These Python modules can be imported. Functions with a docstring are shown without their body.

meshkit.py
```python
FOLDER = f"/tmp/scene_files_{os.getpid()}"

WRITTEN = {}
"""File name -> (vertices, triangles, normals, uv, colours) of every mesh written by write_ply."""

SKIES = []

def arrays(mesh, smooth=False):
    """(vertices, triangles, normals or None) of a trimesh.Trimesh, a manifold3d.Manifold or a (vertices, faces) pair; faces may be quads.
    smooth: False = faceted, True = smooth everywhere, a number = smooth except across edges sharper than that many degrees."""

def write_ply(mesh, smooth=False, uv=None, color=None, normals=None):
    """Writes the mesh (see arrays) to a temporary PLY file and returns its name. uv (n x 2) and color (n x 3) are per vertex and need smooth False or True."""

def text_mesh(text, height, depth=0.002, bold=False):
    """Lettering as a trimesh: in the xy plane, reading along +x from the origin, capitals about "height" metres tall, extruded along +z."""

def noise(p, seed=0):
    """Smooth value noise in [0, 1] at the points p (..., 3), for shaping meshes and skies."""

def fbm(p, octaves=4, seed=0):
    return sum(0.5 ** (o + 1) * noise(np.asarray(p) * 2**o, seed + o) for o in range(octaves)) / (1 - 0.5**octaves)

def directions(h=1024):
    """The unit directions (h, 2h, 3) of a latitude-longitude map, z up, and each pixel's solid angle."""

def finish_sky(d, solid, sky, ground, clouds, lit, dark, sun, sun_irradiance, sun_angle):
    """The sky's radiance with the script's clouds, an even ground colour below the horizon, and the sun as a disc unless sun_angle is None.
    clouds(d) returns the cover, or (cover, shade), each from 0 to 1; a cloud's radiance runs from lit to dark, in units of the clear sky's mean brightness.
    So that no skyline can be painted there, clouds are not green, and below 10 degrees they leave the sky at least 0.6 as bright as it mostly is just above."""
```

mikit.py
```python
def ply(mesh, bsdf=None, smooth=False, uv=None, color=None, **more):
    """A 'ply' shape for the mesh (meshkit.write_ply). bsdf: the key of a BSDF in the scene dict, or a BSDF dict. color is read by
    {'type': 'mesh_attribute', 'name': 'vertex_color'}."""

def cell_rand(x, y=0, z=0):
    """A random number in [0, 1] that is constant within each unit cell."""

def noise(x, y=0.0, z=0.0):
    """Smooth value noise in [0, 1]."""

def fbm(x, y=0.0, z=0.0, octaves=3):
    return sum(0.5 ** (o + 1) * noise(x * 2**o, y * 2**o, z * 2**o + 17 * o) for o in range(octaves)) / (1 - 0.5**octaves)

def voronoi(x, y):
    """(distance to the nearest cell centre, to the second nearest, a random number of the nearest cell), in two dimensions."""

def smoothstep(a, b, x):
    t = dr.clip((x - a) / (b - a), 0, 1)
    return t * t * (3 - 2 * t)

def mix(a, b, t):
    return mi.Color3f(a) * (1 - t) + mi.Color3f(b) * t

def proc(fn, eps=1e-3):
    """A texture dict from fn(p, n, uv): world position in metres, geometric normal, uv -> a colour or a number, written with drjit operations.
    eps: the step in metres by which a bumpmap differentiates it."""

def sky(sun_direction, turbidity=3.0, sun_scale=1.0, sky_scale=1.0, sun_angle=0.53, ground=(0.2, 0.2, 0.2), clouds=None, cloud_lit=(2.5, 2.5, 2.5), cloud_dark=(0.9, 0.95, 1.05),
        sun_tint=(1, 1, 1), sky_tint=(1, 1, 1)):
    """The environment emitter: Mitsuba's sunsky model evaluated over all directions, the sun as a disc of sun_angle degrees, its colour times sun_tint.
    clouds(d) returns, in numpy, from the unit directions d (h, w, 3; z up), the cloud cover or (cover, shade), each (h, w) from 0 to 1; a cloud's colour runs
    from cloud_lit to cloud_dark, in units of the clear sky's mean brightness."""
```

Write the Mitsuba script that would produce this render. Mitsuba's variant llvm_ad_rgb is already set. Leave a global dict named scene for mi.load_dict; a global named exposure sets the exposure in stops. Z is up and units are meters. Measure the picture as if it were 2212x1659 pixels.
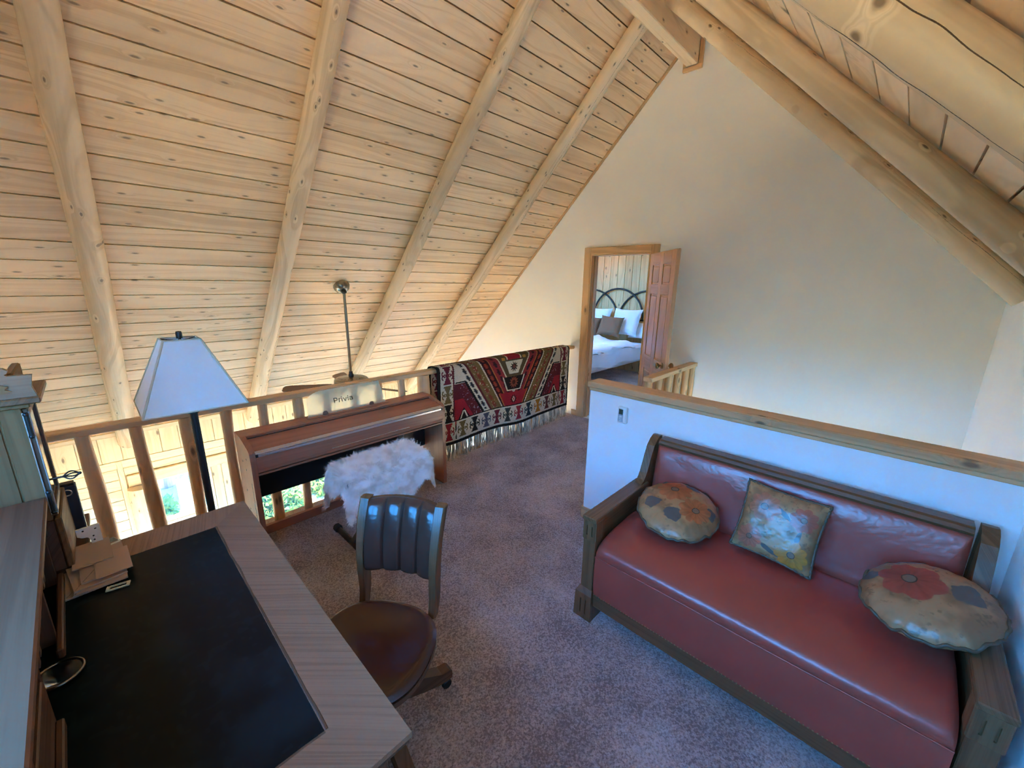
import math, random
import numpy as np, trimesh, drjit as dr, mitsuba as mi
import mikit, meshkit
from mikit import noise, fbm, voronoi, cell_rand, smoothstep, mix, proc
from scipy.spatial import ConvexHull
from shapely.geometry import Polygon, box as sbox
import manifold3d as m3
random.seed(7)
rng = np.random.default_rng(11)
T = mi.ScalarTransform4f
scene, labels = {}, {}
A = np.array

# ---------------------------------------------------------------- camera, sky, exposure
exposure = 5.36
RC = A([[0.71847816, 0.69540486, 0.01418478], [0.18026811, -0.16647508, -0.96942739], [-0.6717831, 0.69906947, -0.24496803]])
EYE = A([0, 0, 1.70])
scene['camera'] = {'type': 'perspective', 'fov': 103.442, 'fov_axis': 'x', 'near_clip': 0.01, 'far_clip': 500.0,
                   'to_world': T().look_at(origin=EYE.tolist(), target=(EYE + RC[2]).tolist(), up=(-RC[1]).tolist())}
scene['sky'] = mikit.sky((-0.62, 0.06, 0.78), turbidity=2.6, sun_scale=1.95, sky_scale=3.1, ground=(0.14, 0.12, 0.09),
                         sky_tint=(0.26, 1.12, 1.72), sun_tint=(1.0, 0.91, 0.76))

# ---------------------------------------------------------------- mesh helpers
def V(*p): return A(p, float)
def unit(v): v = A(v, float); return v / np.linalg.norm(v)
_o = []
for i in (-1, 1):
    for j in (-1, 1):
        for k in (-1, 1):
            for ax in range(3): _o.append((i, j, k, ax))
_p = A([[i * (1 if ax == 0 else .8), j * (1 if ax == 1 else .8), k * (1 if ax == 2 else .8)] for i, j, k, ax in _o], float)
_h = ConvexHull(_p)
_f = _h.simplices.copy()
for q, s in enumerate(_f):
    n = np.cross(_p[s[1]] - _p[s[0]], _p[s[2]] - _p[s[0]])
    if n @ _p[s].mean(0) < 0: _f[q] = s[::-1]
_sg = A([[i, j, k] for i, j, k, ax in _o], float); _ax = A([ax for *_, ax in _o])
def cbox(size, c=0.003):
    """box with chamfered edges, centred"""
    h = A(size, float) / 2; c = min(c, h.min() * .45)
    v = _sg * (h - c)
    v[np.arange(24), _ax] = _sg[np.arange(24), _ax] * h[_ax]
    return trimesh.Trimesh(v, _f, process=False)
def frame(x, y, z, o):
    M = np.eye(4); M[:3, 0], M[:3, 1], M[:3, 2], M[:3, 3] = x, y, z, o; return M
def at(m, x=0, y=0, z=0, rz=0, rx=0, ry=0):
    M = trimesh.transformations.euler_matrix(math.radians(rx), math.radians(ry), math.radians(rz)); M[:3, 3] = (x, y, z)
    m = m.copy(); m.apply_transform(M); return m
def bx(x0, x1, y0, y1, z0, z1, c=0.003):
    return at(cbox((x1 - x0, y1 - y0, z1 - z0), c), (x0 + x1) / 2, (y0 + y1) / 2, (z0 + z1) / 2)
def bar(p0, p1, w, h, up=(0, 0, 1), c=0.003):
    p0, p1 = A(p0, float), A(p1, float); a = unit(p1 - p0); s = unit(np.cross(up, a)); u = np.cross(a, s)
    m = cbox((np.linalg.norm(p1 - p0), w, h), c); m.apply_transform(frame(a, s, u, (p0 + p1) / 2)); return m
def cat(*ms):
    ms = [m for g in ms for m in (g if isinstance(g, (list, tuple)) else [g])]
    return trimesh.util.concatenate(ms) if len(ms) > 1 else ms[0]
def tube(pts, r, sides=14, caps=True, jitter=0.0, sd=0, flat=1.0, closed=False):
    P = A(pts, float); n = len(P); r = np.broadcast_to(r, (n,)).astype(float)
    if closed: t = np.roll(P, -1, 0) - np.roll(P, 1, 0)
    else: t = np.gradient(P, axis=0)
    t /= np.linalg.norm(t, axis=1, keepdims=True)
    a = np.cross(t[0], V(0, 0, 1) if abs(t[0][2]) < .9 else V(1, 0, 0)); a /= np.linalg.norm(a)
    fr = []
    for i in range(n):
        a = a - (a @ t[i]) * t[i]; a /= np.linalg.norm(a); fr.append(a.copy())
    fr = A(fr); b = np.cross(t, fr)
    g = np.arange(sides) * 2 * np.pi / sides
    rad = r[:, None] * np.ones((n, sides))
    if jitter:
        q = P[:, None] * 1.0 + (np.cos(g)[None, :, None] * fr[:, None] + np.sin(g)[None, :, None] * b[:, None]) * r[:, None, None]
        rad = rad * (1 + jitter * (meshkit.fbm(q * A([3.5, 3.5, 3.5]), 3, sd) - .5) * 2)
    v = P[:, None] + rad[..., None] * (np.cos(g)[None, :, None] * fr[:, None] + flat * np.sin(g)[None, :, None] * b[:, None])
    v = v.reshape(-1, 3)
    I, J = np.meshgrid(np.arange(n if closed else n - 1), np.arange(sides), indexing='ij'); I2 = (I + 1) % n; J2 = (J + 1) % sides
    q = np.stack([I * sides + J, I * sides + J2, I2 * sides + J2, I2 * sides + J], -1).reshape(-1, 4)
    f = np.vstack([q[:, [0, 1, 2]], q[:, [0, 2, 3]]])
    if caps and not closed:
        v = np.vstack([v, P[0], P[-1]]); c0, c1 = len(v) - 2, len(v) - 1
        k = np.arange(sides); k2 = (k + 1) % sides
        f = np.vstack([f, np.c_[np.full(sides, c0), k2, k], np.c_[np.full(sides, c1), (n - 1) * sides + k, (n - 1) * sides + k2]])
    m = trimesh.Trimesh(v, f, process=False)
    return m
def lathe(prof, sides=32):
    """profile [(r,z)...] turned about z"""
    P = A(prof, float); n = len(P); g = np.arange(sides) * 2 * np.pi / sides
    v = np.stack([P[:, None, 0] * np.cos(g), P[:, None, 0] * np.sin(g), np.repeat(P[:, 1:2], sides, 1)], -1).reshape(-1, 3)
    I, J = np.meshgrid(np.arange(n - 1), np.arange(sides), indexing='ij'); J2 = (J + 1) % sides
    q = np.stack([I * sides + J, I * sides + J2, (I + 1) * sides + J2, (I + 1) * sides + J], -1).reshape(-1, 4)
    m = trimesh.Trimesh(v, np.vstack([q[:, [0, 1, 2]], q[:, [0, 2, 3]]]), process=True); m.fix_normals(); return m
def ext(poly, depth):
    """shapely polygon extruded along +z"""
    return trimesh.creation.extrude_polygon(poly, depth, engine='earcut')
def ext_yz(pts, x0, x1):
    """polygon of (y, z) points extruded from x0 to x1"""
    m = ext(pts if isinstance(pts, Polygon) else Polygon(pts), x1 - x0); m.apply_transform(frame(V(0, 1, 0), V(0, 0, 1), V(1, 0, 0), V(x0, 0, 0))); return m
def ext_xz(pts, y0, y1):
    m = ext(pts if isinstance(pts, Polygon) else Polygon(pts), y1 - y0); m.apply_transform(frame(V(1, 0, 0), V(0, 0, 1), V(0, -1, 0), V(0, y1, 0))); return m
def grid(fn, U, W):
    """surface fn(u (n), w (m)) -> (n,m,3)"""
    u, w = np.meshgrid(U, W, indexing='ij'); p = fn(u, w); n, m = u.shape
    I, J = np.meshgrid(np.arange(n - 1), np.arange(m - 1), indexing='ij')
    q = np.stack([I * m + J, (I + 1) * m + J, (I + 1) * m + J + 1, I * m + J + 1], -1).reshape(-1, 4)
    return trimesh.Trimesh(p.reshape(-1, 3), np.vstack([q[:, [0, 1, 2]], q[:, [0, 2, 3]]]), process=False), np.stack([u.ravel(), w.ravel()], -1)
def sphere(r, x, y, z, sub=2, s=(1, 1, 1)):
    m = trimesh.creation.icosphere(sub, r); m.apply_scale(s); m.apply_translation((x, y, z)); return m
def mani(m):
    return m3.Manifold(m3.Mesh(np.asarray(m.vertices, np.float32), np.asarray(m.faces, np.uint32)))
def unman(M):
    k = M.to_mesh(); return trimesh.Trimesh(k.vert_properties[:, :3], k.tri_verts, process=False)
def minus(m, *cut):
    M = mani(m)
    for c in cut: M = M - mani(c)
    return unman(M)

_uid = [0]
def put(key, mesh, mat, smooth=None, grain=None, label=None, cat_=None, group=None, kind=None, uv=None, **more):
    """one entry of the scene; a key already taken gets the next number. grain: direction of the wood grain -> uv in metres"""
    k, i = key, 0
    while k in scene: i += 1; k = f'{key}_{i:03d}'
    if grain is not None:
        a = {0: V(1, 0, 0), 1: V(0, 1, 0), 2: V(0, 0, 1)}[grain] if isinstance(grain, int) else unit(grain)
        b = {0: V(0, 0, 1), 1: V(0, 0, 1), 2: V(1, 0, 0)}.get(grain if isinstance(grain, int) else -1)
        if b is None: b = unit(np.cross(a, V(0, 1, 0) if abs(a[1]) < .9 else V(0, 0, 1)))
        c = np.cross(a, b)
        if smooth not in (None, False, True): mesh = trimesh.graph.smooth_shade(mesh, angle=math.radians(smooth), facet_minarea=None); smooth = True
        _uid[0] = (_uid[0] * 37 + 11) % 211
        v = A(mesh.vertices); u = v @ a
        uv = np.c_[u - u.min() + 10 * _uid[0] + .5, v @ b + 1.37 * (v @ c)]
    scene[k] = mikit.ply(mesh, mat, smooth=smooth if smooth is not None else False, uv=uv, **more)
    d = {}
    if label: d['label'] = label
    if cat_: d['category'] = cat_
    if group: d['group'] = group
    if kind: d['kind'] = kind
    if d: labels[k] = d
    return k
def thing(key, label, cat_, group=None, kind=None):
    k, i = key, 0
    while k in labels: i += 1; k = f'{key}_{i:03d}'
    labels[k] = {'label': label}
    if cat_: labels[k]['category'] = cat_
    if group: labels[k]['group'] = group
    if kind: labels[k]['kind'] = kind
    return k

# ---------------------------------------------------------------- materials
def mat(name, color, rough=.5, spec=.5, metal=0., coat=0., bump=None, two=True, coat_gloss=.9, sheen=0., eps=1e-3):
    col = proc(color, eps) if callable(color) else {'type': 'rgb', 'value': list(color)}
    b = {'type': 'principled', 'base_color': col, 'roughness': proc(rough) if callable(rough) else float(rough), 'specular': float(spec), 'metallic': float(metal)}
    if coat: b['clearcoat'] = float(coat); b['clearcoat_gloss'] = float(coat_gloss)
    if sheen: b['sheen'] = float(sheen)
    if bump: b = {'type': 'bumpmap', 'tex': proc(bump[0], eps), 'scale': bump[1], 'bsdf': b}
    scene[name] = {'type': 'twosided', 'bsdf': b} if two else b
    return name
def wood(light, dark, knot=(.13, .07, .035), knots=.45, fine=.5, tone=.22, gs=45., stain=.25, ks=(3.2, 6.5), crack=False):
    light, dark, knot = mi.Color3f(light), mi.Color3f(dark), mi.Color3f(knot)
    def fn(p, n, uv):
        u, v = uv.x, uv.y
        i = dr.floor(u / 10)
        r = cell_rand(i, 3, 1)
        f1, f2, w = voronoi(u * ks[0] + i * 7.3, v * ks[1] + i * 3.1)
        isk = w > (1 - knots)
        near = dr.select(isk, dr.exp(-f1 * f1 * 30), 0)
        g = fbm(u * 1.1 + i * 3, v * gs + 7 * noise(u * 1.6 + i, v * 6, i) + 4 * near, i, 3)
        h = noise(u * 9, v * gs * 6, i)
        t = dr.clip(smoothstep(.38, .72, g) * .6 + (h - .5) * fine * .5 + near * .22, 0, 1)
        c = light * (1 - t) + dark * t
        s = smoothstep(.58, .8, fbm(u * .9 + i * 5, v * 5, 9 + i, 2)) * stain
        c = c * (1 - s) + dark * s
        c *= 1 - tone / 2 + tone * r
        k = dr.select(isk, smoothstep(.115 + .06 * (w - .7), .05, f1 + .02 * noise(u * 40, v * 120)), 0)
        c = c * (1 - k * .8) + knot * (k * .8)
        if crack:                                              # drying checks along the log
            q = v * 2.6 + i * .37 + .10 * noise(u * 1.7, i, 5) + .02 * noise(u * 14, i, 2)
            d = dr.abs(q - dr.floor(q) - .5)
            c = dr.select((d < .0042 * noise(u * 2.3, i, 9)) & (noise(u * .8, i, 11) > .38), knot * .5, c)
        return c
    return fn
mat('pine_plank', wood((.74, .53, .325), (.58, .37, .195), (.20, .115, .06), knots=.30, gs=38., stain=.35, ks=(4.2, 8.0)), .38, .5, coat=.25, coat_gloss=.75)
mat('pine_log', wood((.66, .49, .31), (.46, .31, .17), knots=.30, ks=(6, 10), crack=True, gs=22, stain=.45, tone=.15), .42, .5, coat=.15, coat_gloss=.6)
mat('pine_trim', wood((.60, .36, .175), (.42, .235, .10), knots=.25, gs=35), .42, .45, coat=.1)
mat('pine_low', wood((.76, .57, .34), (.62, .43, .22), knots=.25), .45, .4)
mat('door_fir', wood((.52, .30, .165), (.40, .21, .105), knots=0, gs=70, stain=.1), .3, .5, coat=.3)
mat('plank_groove', (.22, .10, .042), .7, .2)
mat('oak_sofa', wood((.15, .070, .028), (.075, .033, .013), knots=0, gs=90, fine=1.0), .38, .45, coat=.1, coat_gloss=.8)
mat('oak_desk', wood((.245, .138, .072), (.165, .088, .044), knots=0, gs=170, fine=1.6, stain=.45, tone=.1), .42, .45)
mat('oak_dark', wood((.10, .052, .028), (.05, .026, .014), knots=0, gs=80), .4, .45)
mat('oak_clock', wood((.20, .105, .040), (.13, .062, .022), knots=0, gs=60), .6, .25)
mat('oak_organizer', wood((.155, .080, .038), (.095, .047, .022), knots=0, gs=60, stain=.5), .6, .25)
mat('piano_veneer', wood((.31, .115, .058), (.24, .085, .040), knots=0, gs=120, fine=.7, stain=.1, tone=.04), .38, .5, coat=.1)
mat('bed_plank', wood((.62, .43, .20), (.46, .30, .13), knots=.3), .55, .3)
mat('bark', wood((.20, .17, .15), (.08, .07, .06), knots=0, gs=18), .9, .1)

def plaster(base, amt=.05):
    base = mi.Color3f(base)
    return lambda p, n, uv: base * (1 - amt / 2 + amt * fbm(p.x * 2.2, p.y * 2.2, p.z * 2.2))
pb = (lambda p, n, uv: fbm(p.x * 90, p.y * 90, p.z * 90), .0006)
mat('plaster_cream', plaster((.80, .755, .66)), .75, .25, bump=pb)
mat('plaster_white', plaster((.80, .81, .80)), .6, .3, bump=pb)
def carpet_c(p, n, uv):
    a = fbm(p.x * 5, p.y * 5, 0, 3); b = fbm(p.x * 160, p.y * 160, 3, 2); c = noise(p.x * 420, p.y * 420, 5)
    d = fbm(p.x * 1.1 + 9, p.y * 1.1, 2, 2)
    t = dr.clip(.5 + (a - .5) * .9 + (b - .5) * 1.3 + (c - .5) * .5 + (d - .5) * .4, 0, 1)
    return mix((.20, .155, .138), (.52, .445, .41), t)
mat('carpet', carpet_c, .95, .1, sheen=.15, bump=(lambda p, n, uv: fbm(p.x * 170, p.y * 170, 1, 2) + .5 * fbm(p.x * 14, p.y * 14, 1, 2), .006))
mat('floor_low', wood((.40, .25, .13), (.26, .15, .07)), .4, .5)
mat('roof_back', (.22, .14, .08), .8, .1)
def leather(base, var=.25, wear=None):
    base = mi.Color3f(base)
    def fn(p, n, uv):
        k = 1 - var / 2 + var * fbm(p.x * 9, p.y * 9, p.z * 9)
        return base * k
    return fn
lb = (lambda p, n, uv: fbm(p.x * 60, p.y * 60, p.z * 60, 2) + .35 * fbm(p.x * 6, p.y * 6, p.z * 6, 2) * 4, .0012)
mat('leather_red', leather((.31, .056, .033), .18), .30, .55, coat=.25, coat_gloss=.8, bump=lb)
mat('leather_brown', leather((.060, .028, .018), .35), .20, .5, bump=(lb[0], .0007))
def inset_c(p, n, uv):
    t = smoothstep(.55, .8, fbm(p.x * 6, p.y * 6, 1, 3)); s = smoothstep(.74, .8, noise(p.x * 70, p.y * 70, 4))
    return mix((.0020, .006, .007), (.0045, .013, .015), dr.clip(t + s * .5, 0, 1))
mat('leather_green', inset_c, .28, .14)
mat('shade_cloth', plaster((.62, .61, .58), .03), .8, .2, bump=(lambda p, n, uv: noise(p.x * 900, p.y * 900, p.z * 900), .0003))
mat('shade_trim', (.50, .42, .29), .8, .2)
mat('black_metal', (.012, .011, .010), .38, .5)
mat('black_plastic', (.010, .010, .011), .42, .5)
mat('rubber', (.02, .02, .02), .7, .3)
mat('nickel', (.31, .265, .215), .24, .5, metal=1.)
mat('steel', (.55, .54, .52), .3, .5, metal=1.)
mat('silver_strip', (.58, .53, .52), .36, .5, metal=.85)
mat('brass', (.36, .25, .11), .3, .5, metal=1.)
mat('blade_brown', (.15, .085, .055), .45, .4)
mat('speaker_cloth', (.012, .013, .013), .85, .2)
mat('white_plastic', (.72, .73, .72), .4, .45)
mat('cream_plastic', (.62, .62, .52), .4, .45)
mat('grey_button', (.30, .36, .42), .5, .4)
mat('lcd', (.05, .07, .05), .25, .5)
mat('keys_dark', (.03, .035, .05), .5, .3)
mat('paper_pink', (.40, .31, .25), .8, .2)
mat('paper_kraft', (.44, .33, .26), .8, .2)
mat('paper_ink', (.12, .09, .07), .8, .2)
mat('navy', (.022, .027, .042), .5, .4)
mat('linen_white', plaster((.72, .75, .76), .06), .85, .2, bump=(lambda p, n, uv: fbm(p.x * 9, p.y * 9, p.z * 9, 3), .018))
mat('linen_brown', plaster((.21, .11, .055), .12), .85, .2, bump=(lambda p, n, uv: noise(p.x * 250, p.y * 250, p.z * 250), .001))
mat('iron_bed', (.018, .018, .016), .5, .4)
mat('fur_white', lambda p, n, uv: mix((.74, .68, .60), (.93, .90, .86), smoothstep(.3, .65, fbm(p.x * 22, p.y * 22, p.z * 22))), .7, .25, sheen=.3)
mat('fur_skin', (.70, .65, .57), .8, .2)
mat('fringe', lambda p, n, uv: mix((.20, .17, .125), (.60, .54, .43), smoothstep(.25, .6, noise(p.y * 150, p.x * 40, 2))), .85, .1)
mat('grass', lambda p, n, uv: mix((.24, .24, .11), (.50, .43, .28), fbm(p.x * 1.5, p.y * 1.5, 1, 4)), .9, .1)
mat('blocker_green', lambda p, n, uv: mix((.015, .03, .015), (.05, .075, .035), fbm(p.x * .8, p.y * .8, p.z * .8)), .95, .1)
scene['leaf'] = {'type': 'principledthin', 'base_color': {'type': 'rgb', 'value': [.16, .25, .07]}, 'roughness': .5, 'diff_trans': .7}
scene['pane'] = {'type': 'thindielectric', 'int_ior': 1.5}
scene['acrylic'] = {'type': 'principledthin', 'base_color': {'type': 'rgb', 'value': [.82, .90, .82]}, 'roughness': .22, 'spec_trans': .72, 'diff_trans': .9, 'eta': 1.5}
scene['glass'] = {'type': 'dielectric', 'int_ior': 1.5}

# painted leather of the cushions: uv runs -1..1 over the face
def floral(base, flowers, leaves, dark=(.055, .06, .055)):
    base = mi.Color3f(base)
    def fn(p, n, uv):
        x, y = uv.x, uv.y
        m = fbm(x * 3.1 + 4, y * 3.1, 2, 4)
        c = mix(base * .72, base * 1.22, smoothstep(.3, .7, m))
        c = mix(c, base * .45, smoothstep(.64, .8, fbm(x * 11, y * 11, 7, 3)) * .6)
        for lx, ly, la, sx, sy in leaves:
            ca, sa = math.cos(la), math.sin(la)
            a = ((x - lx) * ca + (y - ly) * sa) / sx; b = (-(x - lx) * sa + (y - ly) * ca) / sy
            d = a * a + dr.abs(b) * dr.maximum(1 + .5 * a, .4) + .25 * (noise(x * 14, y * 14) - .5)
            c = mix(c, dark, smoothstep(1.0, .85, d) * .9)
        for fx, fy, r, k, col, ph in flowers:
            dx, dy = x - fx, y - fy; d = dr.sqrt(dx * dx + dy * dy); th = dr.atan2(dy, dx)
            e = r * (.80 + .20 * dr.abs(dr.cos(th * k / 2 + ph))) + .05 * r * (noise(x * 20, y * 20, 3) - .5)
            pet = smoothstep(e, e * .93, d)
            col_ = mi.Color3f(col) * (.75 + .5 * noise(th * 9 + 20, d * 6, ph) ) * (.72 + .4 * d / r)
            c = c * (1 - pet * .92) + col_ * (pet * .92)
            ring = smoothstep(.24 * r, .21 * r, d); c = c * (1 - ring) + mi.Color3f(.03, .02, .015) * ring
            cen = smoothstep(.20 * r, .17 * r, d); c = c * (1 - cen) + mi.Color3f(.16, .10, .06) * cen
        return c
    return fn
cb = (lambda p, n, uv: fbm(p.x * 30, p.y * 30, p.z * 30, 3), .004)
OR, RD, YL = (.34, .085, .025), (.25, .035, .025), (.40, .15, .02)
mat('cushion_two', floral((.31, .145, .055), [(-.24, .38, .44, 9, OR, .3), (.42, -.02, .40, 9, OR, 1.1)],
    [(-.52, -.28, .5, .24, .20), (.05, -.42, -.9, .24, .22), (.10, .78, -.3, .24, .16), (-.55, .72, .6, .22, .14), (.76, .12, -1., .2, .14)]), .42, .5, coat=.2, bump=cb)
mat('cushion_sq', floral((.29, .15, .065), [(-.40, .42, .44, 7, (.36, .12, .06), .2), (.56, .42, .36, 8, (.30, .065, .035), .5), (-.56, -.55, .36, 9, (.34, .09, .045), 1.), (.50, -.60, .42, 9, YL, .3)],
    [(.10, .40, -.6, .28, .07), (.55, -.05, 1.4, .22, .06), (0, -.72, -.4, .30, .07)]), .36, .5, coat=.3, bump=cb)
mat('cushion_one', floral((.27, .13, .055), [(-.22, .12, .50, 6, RD, .4)],
    [(-.80, .12, .5, .18, .16), (.52, .10, -.5, .26, .26), (-.30, .80, .1, .3, .09)]), .42, .5, coat=.2, bump=cb)

# flat-woven rug: uv.x metres across (0..2), uv.y metres above the floor
CREAM, BLK, MAR, OLV, RED, NAVY = (.50, .45, .36), (.016, .013, .012), (.085, .018, .022), (.135, .095, .04), (.22, .018, .025), (.035, .05, .065)
def rug_c(p, n, uv):
    u, z = uv.x, uv.y
    C = mi.Color3f
    def st(c, col, m): return dr.select(m, C(col), c)
    jag = dr.abs(z / .022 - dr.floor(z / .022) - .5) * .012
    a = dr.abs(u - 1.005)
    t = a - .64 * (z - .4)                                     # across the diagonal stripes
    al = (z - .4) / .54 * .64                                  # along them
    c = C(CREAM) + 0 * u
    def cell(x, w): k = dr.floor(x / w); return k, (x - k * w) / w * 2 - 1
    def tree(x, y):                                            # stepped fir motif, x,y in -1..1
        s = dr.abs(y) * 3; f = s - dr.floor(s)
        return (dr.abs(x) < (.75 - .55 * f) * (1 - .45 * dr.abs(y))) & (dr.abs(y) < .8)
    k, y = cell(z, .075)
    xx = (t - .393) / .045
    c = st(c, (.02, .022, .03), tree(xx * 1.1, y) & (t > .345) & (t < .44) & (z > .42))
    c = st(c, MAR, (t > .44) & (z < .755 - .02 * (a - .68)))
    c = st(c, RED, (t > .58 - .0 * z) & (z < .60))
    c = st(c, BLK, (dr.abs(a - .70) < .075 - .7 * (z - .40)) & (z < .505))
    c = st(c, CREAM, (dr.abs(dr.abs(a - .70) - (.045 - .5 * (z - .40))) < .009) & (z < .48))
    dots = (noise(u * 75, z * 75, 3) > .80)
    c = st(c, (.20, .19, .24), dots & (t > .46) & (t < .57) & (z < .74))
    c = st(c, BLK, (dr.abs(t - .445) < .010 + jag * 1.6) & (z < .765))
    c = st(c, BLK, (dr.abs(z - .765) < .006) & (t > .44) & (a < .80))
    c = st(c, OLV, (t < .345) & (t > .165))
    c = st(c, MAR, (dr.abs(t - .335) < .014))
    k2, y2 = cell(z + .02, .085)
    c = st(c, (.16, .03, .02), tree((t - .255) / .05, y2) & (t < .345) & (t > .165))
    c = st(c, CREAM, (noise(u * 90, z * 90, 8) > .84) & (dr.abs(t - .255) < .05))
    c = st(c, (.03, .012, .014), (t < .165) & (t > .05))
    k3, y3 = cell(z, .07)
    c = st(c, (.20, .035, .02), tree((t - .108) / .045, y3) & (t < .165) & (t > .05))
    c = st(c, CREAM, dr.abs(t - .165) < .006 + jag)
    c = st(c, (.19, .025, .028), (t < .05) & (t > -.09))
    c = st(c, (.03, .015, .02), tree((t + .02) / .045, y2) & (t < .05) & (t > -.09))
    c = st(c, (.30, .13, .04), dr.abs(t - .05) < .007)
    c = st(c, (.075, .055, .03), t < -.09)
    c = st(c, (.30, .15, .03), (dr.abs(a - .16) < .025) & (dr.abs(z - .915) < .016))
    c = st(c, CREAM, (dr.abs(t + .09) < .006 + jag))
    # centre medallions
    w1 = .067 + .5 * (z - .745)
    c = st(c, RED, (a < .10) & (z > .90)); c = st(c, CREAM, (dr.abs(a - .105) < .008) & (z > .90))
    c = st(c, CREAM, (a < w1) & (z > .745) & (z < .885))
    rr = dr.sqrt(a * a + dr.square(z - .82)); an = dr.atan2(z - .82, u - 1.005)
    c = st(c, (.03, .018, .015), rr < .042 + .014 * dr.cos(an * 10)); c = st(c, (.12, .04, .03), rr < .022)
    c = st(c, (.016, .013, .012), (a < .09 + .45 * (z - .572)) & (z > .572) & (z < .715))
    rr2 = dr.sqrt(a * a + dr.square(z - .65)); an2 = dr.atan2(z - .65, u - 1.005)
    c = st(c, (.14, .04, .025), (rr2 < .055 + .012 * dr.cos(an2 * 12)) & (z > .58)); c = st(c, (.05, .02, .015), rr2 < .024)
    c = st(c, CREAM, (dr.abs(a - (.095 + .45 * (z - .572))) < .006 + jag) & (z > .565) & (z < .72))
    c = st(c, CREAM, (dr.abs(z - .568) < .006) & (a < .10))
    c = st(c, RED, (a < .13 + .56 * (z - .40)) & (z < .545))
    c = st(c, (.30, .13, .04), (dr.abs(a - (.13 + .56 * (z - .40))) < .008) & (z < .545))
    rr3 = dr.abs(a) + .6 * dr.abs(z - .465)
    rr4 = dr.sqrt(a * a + dr.square(z - .465)); an4 = dr.atan2(z - .465, u - 1.005)
    c = st(c, BLK, rr4 < .036 + .012 * dr.cos(an4 * 10)); c = st(c, CREAM, rr3 < .022); c = st(c, RED, rr3 < .010)
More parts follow.
